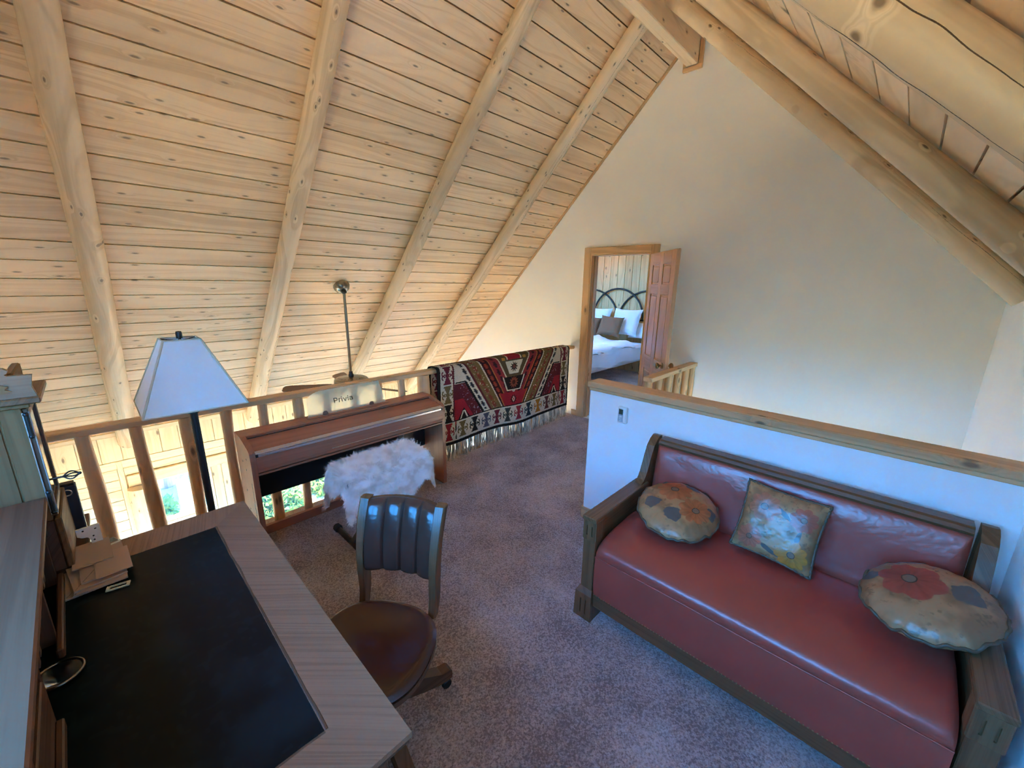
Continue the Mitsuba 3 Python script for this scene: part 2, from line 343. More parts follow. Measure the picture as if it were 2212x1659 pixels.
    # borders
    def hook(x, y):
        s = (1 - dr.abs(y)) * 4; f = s - dr.floor(s)
        body = dr.abs(x) < .08 + .42 * dr.abs(y) + .22 * f * dr.abs(y)
        ax_, ay = dr.abs(x) - .58, dr.abs(y) - .20
        r = dr.sqrt(ax_ * ax_ + ay * ay)
        curl = (dr.abs(r - .19) < .075) & ~((ax_ < 0) & (ay > 0))
        return (body & (dr.abs(y) > .10) & (dr.abs(y) < .93)) | curl | ((dr.abs(x) < .30) & (dr.abs(y) < .16))
    PAL = [OLV, BLK, (.06, .065, .085), (.11, .02, .03), (.035, .04, .035), (.22, .025, .035), (.02, .03, .038), (.34, .13, .02), (.09, .03, .03), OLV, RED, BLK]
    def pal(k):
        r = C(PAL[0]) + 0 * u
        for j in range(1, len(PAL)): r = dr.select(dr.abs(k - j) < .5, C(PAL[j]), r)
        return r
    side = a > .815
    kz, yz = cell(z - .205, .185)
    c = dr.select(side, C(CREAM), c)
    ks = dr.select(kz < .5, 10 + 0 * u, dr.select(kz < 1.5, 11 + 0 * u, dr.select(kz < 2.5, 0 * u, 3 + 0 * u)))
    c = dr.select(side & hook((a - .893) / .078, yz), pal(ks), c)
    c = st(c, MAR, (dr.abs(a - .822) < .006 + jag) & (z > .40))
    bot = (z < .39) & (a < .80)
    kx, yx = cell(u - .205, .16)
    c = dr.select(bot, C(CREAM), c)
    c = dr.select(bot & hook(yx, (z - .297) / .083), pal(kx), c)
    c = st(c, BLK, dr.abs(z - .396) < .005)
    c = st(c, CREAM, z < .212); c = st(c, BLK, z < .198)
    c = st(c, BLK, (a > .972) | (u < .03))
    return c * (.72 + .24 * noise(u * 260, z * 420, 2))
mat('rug_weave', rug_c, .92, .1, bump=(lambda p, n, uv: noise(uv.x * 130, uv.y * 420, 1), .0012))

# ================================================================ THE SETTING
YN, YF = -0.62, 4.26            # the wall behind the camera, the gable wall with the door
XW = -5.62                      # inner face of the window wall downstairs
CL, CR = 5.77, 2.20             # roof planes z = x + CL and z = -x + CR
XK = 0.46                       # knee wall on the right
ZL = -2.65                      # floor downstairs
XR, ZR = (CR - CL) / 2, (CR + CL) / 2
S2 = math.sqrt(2)
eL, nL = V(1, 0, 1) / S2, V(1, 0, -1) / S2
eR, nR = V(-1, 0, 1) / S2, V(-1, 0, -1) / S2
def PL(s, y, d=0): return V(s / S2 - CL, y, s / S2) + nL * d      # s: height along the slope, d: distance into the room
def PR(s, y, d=0): return V(CR - s / S2, y, s / S2) + nR * d
YB = 7.40                        # far wall of the bedroom

# roof: deck above the boards, every board a part
def slab(e, n, p0, p1, y0, y1, t0, t1):
    L = np.linalg.norm(p1 - p0); m = cbox((L, y1 - y0, t1 - t0), .001)
    m.apply_transform(frame(unit(p1 - p0), V(0, 1, 0), np.cross(unit(p1 - p0), V(0, 1, 0)), V(0, 0, 0)))
    m.apply_translation((p0 + p1) / 2 * A([1, 0, 1]) + V(0, (y0 + y1) / 2, 0) + n * (t0 + t1) / 2); return m
put('ceiling_left', slab(eL, nL, PL(-.25, 0), PL(ZR * S2 + .02, 0), YN - .3, YF + .12, -.16, -.020), 'plank_groove', label='left roof slope of long pine boards', kind='structure')
put('ceiling_right', slab(eR, nR, PR(1.2, 0), PR(ZR * S2 + .02, 0), YN - .3, YF + .12, -.16, -.020), 'plank_groove', label='right roof slope of pine boards, top right', kind='structure')
s = 3.974 + .1603 * 10 - .1603 / 2
while s > .13:
    m = slab(eL, nL, PL(s - .0758, 0), PL(s + .0758, 0), YN + .01, YF - .002, -.020, rng.uniform(-.0012, .0012))
    put('ceiling_left__plank', m, 'pine_plank', grain=1); s -= .1603
s = 2.438 * S2 + .1513 * 14.5
while s > 1.78 * S2:
    if s + .073 < ZR * S2 - .01:
        m = slab(eR, nR, PR(s - .0712, 0), PR(s + .0712, 0), YN + .01, YF - .002, -.020, rng.uniform(-.0012, .0012))
        put('ceiling_right__plank', m, 'pine_plank', grain=1)
    s -= .1513
# gable wall with the doorway
DX0, DX1, DH = -2.815, -2.06, 2.03
wall = Polygon([(XW - .1, ZL), (XK + .1, ZL), (XK + .1, CR - XK - .1 + .027), (XR, ZR + .027), (XW - .1, CL + XW - .1 + .027)]).difference(sbox(DX0, 0, DX1, DH))
put('wall_far', ext_xz(wall, YF, YF + .12), 'plaster_cream', label='cream plaster gable wall with the open doorway', kind='structure')
put('trim_1', slab(eL, nL, PL(.15, 0), PL(ZR * S2 - .12, 0), YF - .022, YF, -.004, .022), 'pine_trim', grain=eL, label='thin pine strip where the left roof slope meets the gable wall', kind='structure')
# right knee wall
put('wall_right', bx(XK, XK + .1, YN, YF, -.2, CR - XK + .02, .001), 'plaster_white', label='low white wall at the right end of the sofa', kind='structure')
# floors
hole = Polygon([(-3.08, YN), (XK, YN), (XK, 2.43), (-1.50, 2.43), (-1.50, YF), (-3.08, YF)])
fm = ext(hole, .25); fm.apply_translation((0, 0, -.25))
put('floor', fm, 'carpet', label='mottled grey-brown carpet of the loft', kind='structure')
put('floor_downstairs', bx(XW - .1, XK + .1, YN - .1, YF, ZL - .1, ZL, .001), 'floor_low', grain=1, label='wooden floor of the room below the loft', kind='structure')
# half wall behind the sofa with its pine cap
HY, HX = 2.324, -1.478
put('wall_half', bx(HX, XK, HY, HY + .11, 0, .985, .001), 'plaster_white', label='white half wall behind the sofa', kind='structure')
put('wall_half__cap', bx(HX - .018, XK, HY - .018, HY + .128, 1.006, 1.046, .006), 'pine_trim', grain=0)
put('wall_half__cap_molding', bx(HX - .008, XK, HY - .008, HY + .118, .984, 1.006, .004), 'pine_trim', grain=0)
put('wall_half__baseboard', bx(HX - .012, HX, HY - .012, HY + .12, 0, .09, .002), 'pine_trim', grain=1)
put('wall_half__baseboard', bx(HX - .012, XK, HY - .012, HY, 0, .09, .002), 'pine_trim', grain=0)
# wall behind the camera: window over the desk, opening added for light in the room below
wn = Polygon([(XW - .1, ZL), (XK + .1, ZL), (XK + .1, CR - XK - .1 + .027), (XR, ZR + .027), (XW - .1, CL + XW - .1 + .027)])
W1 = Polygon([(-1.50, 1.12), (.34, 1.12), (.34, 1.62), (-.26, 2.20), (-1.50, 2.20)])
wn = wn.difference(W1)
ADDED_GW = [Polygon([(-5.0, -2.3), (-3.5, -2.3), (-3.5, -.45), (-5.0, -.45)])]  # unseen opening, added to lighten the ceiling and gable wall
for q in ADDED_GW: wn = wn.difference(q)
put('wall_near', ext_xz(wn, YN - .14, YN), 'plaster_cream', label='wall with the window behind the desk', kind='structure')
wk = thing('window_1', 'window over the desk', None, kind='structure')
put(wk + '__frame', ext_xz(W1.buffer(.03, join_style=2).difference(W1.buffer(-.03, join_style=2)), YN - .10, YN + .015), 'pine_trim', grain=0)
put(wk + '__mullion', bx(-.74, -.69, YN - .09, YN - .02, 1.15, 2.17, .004), 'pine_trim', grain=2)
for i, q in enumerate(ADDED_GW):
    wk = thing(f'window_{i + 6}', 'added unseen window opening that brings more daylight to the ceiling and gable wall', None, kind='structure')
    put(wk, ext_xz(q.buffer(.03, join_style=2).difference(q.buffer(-.03, join_style=2)), YN - .10, YN + .015), 'pine_trim', grain=2)
# doorway: jambs, casing, door leaf
dk = thing('door_1', 'pine door casing with the door standing open into the loft', None, kind='structure')
def dpart(n, m, g, mt='pine_trim', **k): return put(dk + '__' + n, m, mt, grain=g, **k)
dpart('casing', bx(-2.905, DX0, YF - .02, YF, 0, 2.105, .004), 2)
dpart('casing', bx(DX1, -1.972, YF - .02, YF, 0, 2.105, .004), 2)
dpart('casing', bx(DX0, DX1, YF - .02, YF, 2.03, 2.105, .004), 0)
dpart('jamb', bx(DX0, DX0 + .02, YF - .018, YF + .125, 0, 2.03, .002), 2)
dpart('jamb', bx(DX1 - .02, DX1, YF - .018, YF + .125, 0, 2.03, .002), 2)
dpart('jamb', bx(DX0 + .02, DX1 - .02, YF - .018, YF + .125, 2.012, 2.03, .002), 0)
dpart('stop', bx(DX0 + .02, DX0 + .032, YF + .035, YF + .075, 0, 2.012, .002), 2)
# leaf: local x from the hinge, z up, thickness in y
LW, LH, LT = .745, 2.0, .036
hx, hy = DX1 - .01, YF - .01
ang = math.atan2(3.69 - hy, -1.547 - hx)
ML = np.eye(4); ML[:3, :3] = trimesh.transformations.rotation_matrix(ang, (0, 0, 1))[:3, :3]; ML[:3, 3] = (hx, hy, .008)
def leafp(n, m, g, mt='door_fir', **k):
    m = m.copy(); m.apply_transform(ML); gv = ML[:3, :3] @ (V(1, 0, 0) if g == 0 else V(0, 0, 1)); return put(dk + '__leaf__' + n, m, mt, grain=gv if g != 2 else 2, **k)
xs = [0, .11, .325, .42, .635, LW]; zr = [(0, .22), (.80, .95), (1.59, 1.69), (1.88, LH)]
core = bx(0, LW, .010, LT - .010, 0, LH, .001); core.apply_transform(ML); put(dk + '__leaf', core, 'door_fir', grain=2)
for a, b in ((0, .11), (.325, .42), (.635, LW)): leafp('stile', bx(a, b, 0, LT, 0, LH, .003), 2)
for a, b in ((.11, .325), (.42, .635)):
    for c, d in zr: leafp('rail', bx(a, b, 0, LT, c, d, .003), 0)
    for c, d in ((.22, .80), (.95, 1.59), (1.69, 1.88)):
        q = trimesh.Trimesh(cbox((b - a - .03, LT - .006, d - c - .03), .02).vertices, _f, process=False)
        leafp('panel', at(q, (a + b) / 2, LT / 2, (c + d) / 2), 2)
for sgn in (-1, 1):
    kn = lathe([(0, 0), (.030, 0), (.030, .006), (.011, .010), (.011, .030), (.020, .036), (.028, .046), (.027, .058), (.016, .066), (0, .067)], 20)
    kn.apply_transform(frame(V(1, 0, 0), V(0, 0, -sgn), V(0, sgn, 0), V(LW - .065, LT / 2 + sgn * LT / 2, .93))); kn.fix_normals()
    kn.apply_transform(ML); put(dk + '__leaf__knob', kn, 'brass', smooth=40)
put('baseboard_far', bx(-2.985, -2.905, YF - .014, YF, 0, .075, .002), 'pine_trim', grain=0, label='short pine baseboard between the railing and the door casing', kind='structure')

# bedroom beyond the door
put('floor_bedroom', bx(-6.2, XK, YF + .0, YB + .1, -.25, -.001, .001), 'carpet', label='carpet of the bedroom', kind='structure')
bw = sbox(-6.2, -.25, XK, 2.95).difference(sbox(-2.7, 1.2, -1.9, 1.9))
put('wall_bedroom', ext_xz(bw, YB, YB + .12), 'plank_groove', label='bedroom wall of upright pine boards behind the bed', kind='structure')
for i in range(16):
    x = -5.35 + i * .1575
    put('wall_bedroom__board', bx(x + .003, x + .1545, YB - .02, YB, 0, 2.85, .003), 'bed_plank', grain=2)
put('ceiling_bedroom', bx(-6.2, XK, YF + .12, YB + .12, 2.86, 2.95, .001), 'plaster_cream', label='ceiling of the bedroom', kind='structure')
put('wall_bedroom_right', bx(XK - .1, XK, YF + .12, YB, 0, 2.86, .001), 'plaster_cream', label='right wall of the bedroom', kind='structure')
put('wall_bedroom_left', bx(-5.5, -5.4, YF + .12, YB, 0, 2.86, .001), 'plaster_cream', label='side wall of the bedroom', kind='structure')

# downstairs window wall
ww = Polygon([(YN - .1, ZL), (YF, ZL), (YF, .22), (YN - .1, .22)])
WIN = [(.20, .66, -1.03, -.46), (1.06, 2.62, -2.45, -.47), (2.88, 4.12, -2.45, -.47)]  # last opening is unseen, added to bring in more light
for y0, y1, z0, z1 in WIN: ww = ww.difference(sbox(y0, z0, y1, z1))
put('wall_left', ext_yz(ww, XW - .16, XW), 'pine_low', grain=1, label='pine board wall with windows below the left roof slope', kind='structure')
y = -.161 - .158 * 3
while y < YF - .05:
    put('wall_left__frieze_board', bx(XW, XW + .016, y + .002, min(y + .156, YF), -.16, .155, .003), 'pine_low', grain=2); y += .158
put('wall_left__frieze_rail', bx(XW, XW + .026, YN, YF, .105, .15, .003), 'pine_low', grain=1)
put('wall_left__frieze_rail', bx(XW, XW + .024, YN, YF, -.245, -.162, .003), 'pine_low', grain=1)
put('wall_left__header', bx(XW, XW + .020, -.02, YF, -.330, -.249, .003), 'pine_low', grain=1)
put('wall_left__header', bx(XW, XW + .055, -.01, YF, -.460, -.336, .006), 'pine_low', grain=1)
z = -.2475
while z > -2.6:
    for a, b in ((YN, -.068),):
        put('wall_left__board', bx(XW, XW + .016, a, b, z - .114, z - .002, .003), 'pine_low', grain=1)
    if z < -.4:
        for a, b in ((.69, 1.04),):
            pass
    z -= .1165
put('wall_left__corner_board', bx(XW, XW + .03, -.066, -.022, -2.6, -.165, .003), 'pine_low', grain=2)
for a, b in ((.665, .70), (.70, .80), (.80, 1.03), (2.65, 2.86), (.155, .198)):
    put('wall_left__upright_board', bx(XW, XW + (.03 if b - a < .05 else .018), a + .002, b - .002, -2.6, -.463, .003), 'pine_low', grain=2)
put('wall_left__sill', bx(XW - .05, XW + .05, .17, .69, -1.065, -1.032, .004), 'white_plastic', label='white window sill')
for i, (y0, y1, z0, z1) in enumerate(WIN):
    wk = thing(f'window_{i + 2}', ('small window with greenery outside, seen between the railing balusters', 'tall bright window seen under the digital piano', 'added unseen window behind the hanging rug, lets in more light')[i], None, kind='structure')
    put(wk, cat(bx(XW - .11, XW - .06, y0, y0 + .03, z0, z1), bx(XW - .11, XW - .06, y1 - .03, y1, z0, z1), bx(XW - .11, XW - .06, y0 + .03, y1 - .03, z0, z0 + .03), bx(XW - .11, XW - .06, y0 + .03, y1 - .03, z1 - .03, z1)), 'white_plastic')
    gl = trimesh.Trimesh([(XW - .085, y0 + .03, z0 + .03), (XW - .085, y1 - .03, z0 + .03), (XW - .085, y1 - .03, z1 - .03), (XW - .085, y0 + .03, z1 - .03)], [[0, 1, 2], [0, 2, 3]], process=False)
    put(wk + '__pane', gl, 'pane')
zz_ = np.linspace(ZL, -.463, 14)
put('log_post', tube(np.c_[np.full(14, XW + .105), np.full(14, .065), zz_], .095, 18, jitter=.06, sd=3), 'pine_log', smooth=50, grain=2,
    label='round pine log post standing downstairs against the left window wall', cat_='post')

# logs under the roof
LOGY = [.07, 1.21, 2.365, 3.46]
def log(P, s0, s1, y, r0, r1, sd, mt, g, label, group, taper=True):
    n = 40; ss = np.linspace(s0, s1, n); r = np.linspace(r0, r1, n)
    r = r * (1 + .05 * (meshkit.fbm(np.c_[ss * 1.1, np.full(n, sd), ss * 0], 2, sd) - .5) * 2)
    q = np.clip((ss - s0) / .10, 0, 1); r = r * (.45 + .55 * np.sqrt(q * (2 - q))) if taper else r
    wob = (meshkit.fbm(np.c_[ss * .8, np.full(n, sd + 3.3), ss * 0], 2, sd + 5) - .5) * .035
    pts = A([P(a, y + w, k + .003) for a, w, k in zip(ss, wob, np.linspace(r0, r1, n))])
    return put('log_rafter', tube(pts, r, 22, jitter=.035, sd=sd), mt, smooth=60, grain=g, label=label, cat_='rafter', group=group)
for i, (y, nm) in enumerate(zip(LOGY, ('the leftmost one', 'second from left, ending beside the lampshade', 'third from left, beside the fan rod', 'last one before the gable wall'))):
    log(PL, -.02, ZR * S2 - .13, y, (.080, .082, .080, .082)[i], (.066, .060, .064, .064)[i], i + 1, 'pine_log', eL, 'pine log rafter of the left slope, ' + nm, 'log rafters')
for i, (y, nm) in enumerate(zip([.10, 1.24, 2.39, 3.52], ('nearest, in the top right corner', 'thick pale one second from the corner', 'long pale one with a crack, third from the corner', 'brown one against the gable wall'))):
    log(PR, 1.705 * S2, ZR * S2 - .13, y, (.063, .064, .060, .066)[i], (.060, .060, .056, .062)[i], i + 11, 'pine_log', eR, 'log rafter of the right slope, ' + nm, 'log rafters', taper=False)
put('ridge_beam', bx(-1.885, -1.778, YN, YF - .03, 3.65, 3.905, .006), 'pine_log', grain=1, label='square pine ridge beam where the two roof slopes meet', cat_='beam')
for a, b, c, d in ((-1.92, -1.743, 3.615, 3.65), (-1.92, -1.885, 3.65, 3.86), (-1.778, -1.743, 3.65, 3.93)):
    put('ridge_beam__end_trim', bx(a, b, YF - .028, YF, c, d, .003), 'pine_trim', grain=0 if c < 3.63 else 2)

# ================================================================ OUTSIDE
g = trimesh.Trimesh([(-60, -60, ZL - .35), (60, -60, ZL - .35), (60, 60, ZL - .35), (-60, 60, ZL - .35)], [[0, 1, 2], [0, 2, 3]], process=False)
put('ground', g, 'grass', label='sunlit grass outside the windows', kind='structure')
hu, hv = np.linspace(-60, 60, 61), np.linspace(0, 1, 16)
hm_, _ = grid(lambda u, w: np.stack([u, -14 - 30 * w, ZL - .4 + 12.5 * np.sin(w * 1.5) * (.8 + .5 * meshkit.fbm(np.stack([u * .07, w * 2, u * 0], -1), 3, 3)) + 1.5 * meshkit.noise(np.stack([u * .9, w * 22, u * 0], -1), 5) * w], -1), hu, hv)
hm_.invert() if hm_.face_normals[:, 2].mean() < 0 else None
put('sky_blocker_hill', hm_, 'blocker_green', smooth=True, label='added unseen hill that blocks low sky light', kind='structure')  # unseen hill added to keep low sky light off the gable wall
def shrub(x, y, r, h, n, label):
    k = thing('shrub', label, 'shrub', 'shrubs outside the window')
    d = rng.normal(size=(n, 3)); d /= np.linalg.norm(d, axis=1, keepdims=True); d[:, 2] = np.abs(d[:, 2])
    c = V(x, y, ZL - .35) + d * A([r, r, h]) * rng.uniform(.55, 1.0, (n, 1))
    a = rng.normal(size=(n, 3)); a /= np.linalg.norm(a, axis=1, keepdims=True)
    b = np.cross(a, rng.normal(size=(n, 3))); b /= np.linalg.norm(b, axis=1, keepdims=True)
    L = rng.uniform(.07, .13, (n, 1)); W = L * .35
    v = np.stack([c - a * L, c + b * W, c + a * L, c - b * W], 1).reshape(-1, 3); i = np.arange(n)[:, None] * 4
    put(k + '__foliage', trimesh.Trimesh(v, np.vstack([i + [0, 1, 2], i + [0, 2, 3]]), process=False), 'leaf', kind='stuff')
    for j in range(4):
        e = rng.normal(size=2) * r * .35
        put(k + '__stem', tube([(x, y, ZL - .36), (x + e[0] * .5, y + e[1] * .5, ZL - .35 + h * .4), (x + e[0], y + e[1], ZL - .35 + h * .85)], [.03, .02, .008], 6), 'bark', smooth=True, grain=2)
for q in ((-9.3, -.1, .75, 1.1, 'leafy green shrub on the left in the small window'), (-8.9, 1.9, .75, .55, 'leafy green shrub at the foot of the tree trunks outside'), (-9.0, 3.6, .8, .6, 'leafy green shrub outside, seen low under the piano'), (-14.2, .6, 1.6, 2.3, 'tall leafy shrub behind the tree trunks outside'), (-12.5, 5.2, 1.3, 1.7, 'leafy green shrub far right outside the window')):
    shrub(*q[:4], 2600, q[4])
for x, y, r, lb_ in ((-11.6, .62, .16, 'grey tree trunk outside, left one in the small window'), (-11.9, 1.22, .18, 'grey tree trunk outside, right one in the small window')):
    k = thing('tree', lb_, 'tree', 'trees outside')
    z = np.linspace(ZL - .4, 5.5, 20)
    put(k + '__trunk', tube(np.c_[x + .05 * np.sin(z), y + .06 * np.cos(z * .7), z], np.linspace(r, r * .6, 20), 14, jitter=.12, sd=5), 'bark', smooth=True, grain=2)
    n = 2500; c = V(x, y + (-1.6 if y < 1 else 1.6), 6.2) + np.clip(rng.normal(size=(n, 3)), -2, 2) * A([.8, .6, .8]); a = rng.normal(size=(n, 3)); a /= np.linalg.norm(a, axis=1, keepdims=True); b = np.cross(a, rng.normal(size=(n, 3))); b /= np.linalg.norm(b, axis=1, keepdims=True)
    v = np.stack([c - a * .14, c + b * .06, c + a * .14, c - b * .06], 1).reshape(-1, 3); i = np.arange(n)[:, None] * 4
    put(k + '__crown', trimesh.Trimesh(v, np.vstack([i + [0, 1, 2], i + [0, 2, 3]]), process=False), 'leaf', kind='stuff')

# ================================================================ THE LOFT
# railing along the open edge
k = thing('loft_railing', 'pine loft railing along the open left edge, flat top rail on log balusters', 'railing')
put(k + '__top_rail', bx(-3.07, -2.982, YN + .01, YF - .005, .882, .920, .006), 'pine_trim', grain=1)
for i in range(24):
    y = -.13 + .2115 * (i - 2)
    if y > YF - .1: break
    r = .033 if i != 12 else .052
    z = np.linspace(0, .884, 16); ph = rng.uniform(0, 6)
    ctr = np.c_[np.full(16, -3.02) + .006 * np.sin(z * 5 + ph), y + .006 * np.cos(z * 4 + ph), z]
    put(k + '__baluster', tube(ctr, r * (1 + .10 * np.sin(z * 6 + ph)), 12, jitter=.10, sd=i), 'pine_trim', smooth=60, grain=2)

# kilim over the rail
RU = np.linspace(0, 2.0, 121)
prof = [(-2.945, z) for z in np.linspace(.165, .89, 34)] + [(-2.947, .905), (-2.955, .924), (-2.970, .936), (-2.99, .938), (-3.02, .937), (-3.06, .938), (-3.082, .934), (-3.095, .920), (-3.10, .90)] + [(-3.10, z) for z in np.linspace(.86, .30, 12)]
prof = A(prof); sl_ = np.r_[0, np.cumsum(np.linalg.norm(np.diff(prof, axis=0), axis=1))]
def rugf(off):
    def fn(u, w):
        x = np.interp(w, sl_, prof[:, 0]); z = np.interp(w, sl_, prof[:, 1])
        dx = np.gradient(prof[:, 0], sl_); dz = np.gradient(prof[:, 1], sl_)
        nx, nz = np.interp(w, sl_, dz), -np.interp(w, sl_, dx); l = np.hypot(nx, nz)
        hang = np.clip(1 - w / .75, 0, 1)
        x = x + nx / l * off + .014 * hang * np.sin(u * 5.2 + .6) + .005 * hang * np.sin(u * 13)
        z = z + nz / l * off + .012 * np.sin(u * 3.1 + 1) * hang - .010 * hang * np.sin(u * 7.3)
        return np.stack([x, 2.09 + u - .012 * hang * (1 - u), z], -1)
    return fn
f_, uvf = grid(rugf(.0), RU, sl_); b_, _ = grid(rugf(-.005), RU, sl_)
nU, nW = len(RU), len(sl_)
ed = [i * nW for i in range(nU)]
uvr = np.c_[uvf[:, 0], .165 + uvf[:, 1]]
bf = b_.faces[:, ::-1] + len(f_.vertices); N0 = len(f_.vertices)
def strip(idx): 
    q = A([[idx[i], idx[i + 1], idx[i + 1] + N0, idx[i] + N0] for i in range(len(idx) - 1)]); return np.vstack([q[:, [0, 2, 1]], q[:, [0, 3, 2]]])
loops = np.vstack([strip([i * nW for i in range(nU)]), strip([i * nW + nW - 1 for i in range(nU)]), strip(list(range(nW))), strip([(nU - 1) * nW + j for j in range(nW)])])
rug = trimesh.Trimesh(np.vstack([f_.vertices, b_.vertices]), np.vstack([f_.faces, bf, loops]), process=False)
rk = thing('kilim_rug', 'flat-woven kilim rug with diagonal stripes and cream border hung over the railing', 'rug')
put(rk, rug, 'rug_weave', smooth=True, uv=np.vstack([uvr, uvr]), label=labels[rk]['label'], cat_='rug') if rk not in scene else None
fr = []
edge = rugf(.0)(RU, np.zeros_like(RU))
for i in range(400):
    u = rng.uniform(0.01, 1.99); p = rugf(.001)(A([u]), A([0.]))[0]
    L = rng.uniform(.11, .155); dx, dy = rng.normal(0, .012), rng.normal(0, .016)
    fr.append(tube([p + V(.0, 0, .004), p + V(dx * .3 + .003, dy * .4, -L * .45), p + V(dx + .004, dy, -L)], [.0034, .0044, .0028], 5))
put(rk + '__fringe', cat(fr), 'fringe', smooth=True, kind='stuff', label='cream knotted fringe')

# digital piano against the railing
k = thing('digital_piano', 'reddish-brown digital piano with a closed lid standing against the loft railing', 'piano')
P0, P1 = .512, 1.915
def pp(n, m, mt='piano_veneer', g=1, **kw): return put(k + '__' + n, m, mt, grain=g, **kw)
side = Polygon([(-2.605, .012), (-2.605, .655), (-2.612, .70), (-2.63, .715), (-2.79, .757), (-2.925, .757), (-2.925, .012)])
for y0 in (P0, P1 - .03):
    sp = ext_xz(side, y0, y0 + .03); sk = pp('side_panel', sp, g=2)
    for zz in (.02,): put(sk + '__foot', bx(-2.90, -2.63, y0 + .004, y0 + .026, .0, .013), 'rubber')
    sgn = -1 if y0 == P0 else 1
    for qx, qz in ((-2.80, .60), (-2.735, .56), (-2.80, .40), (-2.79, .27), (-2.70, .64)):
        sc = lathe([(0, 0), (.006, 0), (.0055, .0015), (0, .002)], 12); sc.apply_transform(frame(V(1, 0, 0), V(0, 0, 1), V(0, sgn, 0), V(qx, y0 if sgn < 0 else y0 + .03, qz))); sc.fix_normals()
        put(sk + '__screw_cap', sc, 'black_plastic')
    put(sk + '__edge_slot', bx(-2.655, -2.650, y0 - .0006 if sgn < 0 else y0 + .029, y0 + .001 if sgn < 0 else y0 + .0306, .10, .50, .0002), 'black_plastic')
a, b = P0 + .03, P1 - .03
pp('top_panel', ext_xz([(-2.925, .738), (-2.925, .757), (-2.79, .757), (-2.786, .751), (-2.79, .738)], a, b))
pp('sliding_lid', ext_xz([(-2.80, .722), (-2.80, .738), (-2.64, .709), (-2.625, .7035), (-2.628, .690)], a, b))
put(k + '__lid_gap', bx(-2.80, -2.785, a, b, .700, .738, .001), 'black_plastic')
put(k + '__lid_grip', ext_xz([(-2.628, .705), (-2.622, .7065), (-2.600, .700), (-2.5975, .694), (-2.628, .694)], a, b), 'silver_strip')
put(k + '__lid_grip_groove', bx(-2.625, -2.606, a, b, .690, .6945, .0005), 'black_plastic')
put(k + '__lid_grip', bx(-2.62, -2.5975, a + .012, b - .012, .674, .690, .002), 'silver_strip')
for yy in (a, b - .012): put(k + '__grip_end', bx(-2.62, -2.598, yy, yy + .012, .674, .690, .001), 'black_plastic')
pp('key_slip', ext_xz([(-2.60, .674), (-2.598, .60), (-2.602, .575), (-2.62, .568), (-2.66, .568), (-2.66, .674)], a, b))
put(k + '__trim_line', bx(-2.601, -2.5965, .98, 1.57, .603, .6075, .001), 'steel')
pp('bottom_board', bx(-2.925, -2.60, a, b, .555, .568))
put(k + '__back_panel', bx(-2.90, -2.87, a, b, .285, .738, .003), 'speaker_cloth')
put(k + '__speaker', bx(-2.87, -2.852, 1.62, b - .02, .34, .55, .008), 'black_plastic')
pp('rear_stretcher', bx(-2.885, -2.855, a, b, .012, .075))
stk = put(k + '__music_stand', grid(lambda u, w: np.stack([-2.862 - .055 * w, 1.235 + u * (1 - .08 * w * (u > 0) - .06 * w * (u < 0)), .752 + w * (.175 - .0 * u ** 2) * (1 - .25 * np.clip((np.abs(u + .0) - .18) / .12, 0, 1) ** 2 * (u < 0))], -1), np.linspace(-.295, .295, 25), np.linspace(0, 1, 9))[0], 'acrylic', smooth=True, label='clear acrylic music stand with etched lettering')
put(k + '__stand_base', bx(-2.885, -2.835, .93, 1.545, .757, .763, .002), 'piano_veneer', grain=1)
tm = meshkit.text_mesh('Privia', .036, .0012); tm.apply_scale([1.15, 1, 1])
tm.apply_transform(frame(V(0, 1, 0), unit(V(-.055, 0, .175)), unit(V(.175, 0, .055)), V(-2.8835, 1.13, .826)))
put(k + '__lettering', tm, 'black_metal')
for y in (1.056, 1.407):
    kn = lathe([(0, 0), (.018, 0), (.019, .004), (.017, .009), (0, .010)], 20); kn.apply_transform(frame(V(0, 1, 0), V(0, 0, 1), V(1, 0, 0), V(-2.860, y, .772))); kn.fix_normals()
    put(k + '__stand_knob', kn, 'blade_brown', smooth=40)

# bench with crossed legs
k = thing('piano_bench', 'black folding bench with crossed legs in front of the piano', 'bench')
BX, BY = -2.37, 1.20
put(k + '__seat', at(cbox((.30, .60, .06), .02), BX, BY, .475), 'black_plastic')
for y in (.955, 1.43):
    fk = put(k + '__foot', tube([(-2.59, y, .024), (-2.16, y, .024)], .019, 14), 'black_metal', smooth=50)
    for x0, x1 in ((-2.60, -2.55), (-2.20, -2.15)):
        put(fk + '__rubber_cap', tube([(x0, y, .026), (x0 + .006, y, .026), (x1 - .006, y, .026), (x1, y, .026)], [.022, .026, .026, .023], 14), 'rubber', smooth=50)
for dx, a, b in ((.03, .955, 1.38), (-.03, 1.43, 1.0)):
    lk = put(k + '__leg', bar((BX + dx, a, .03), (BX + dx, b, .445), .028, .045, (1, 0, 0)), 'black_metal')
    if a < 1: put(lk + '__sticker', bar((BX + dx + .0155, a + .045, .075), (BX + dx + .0155, a + .10, .128), .001, .028, (1, 0, 0), .0002), 'white_plastic')
put(k + '__pivot', tube([(BX - .06, 1.19, .258), (BX + .06, 1.19, .258)], .012, 12), 'black_metal', smooth=40)

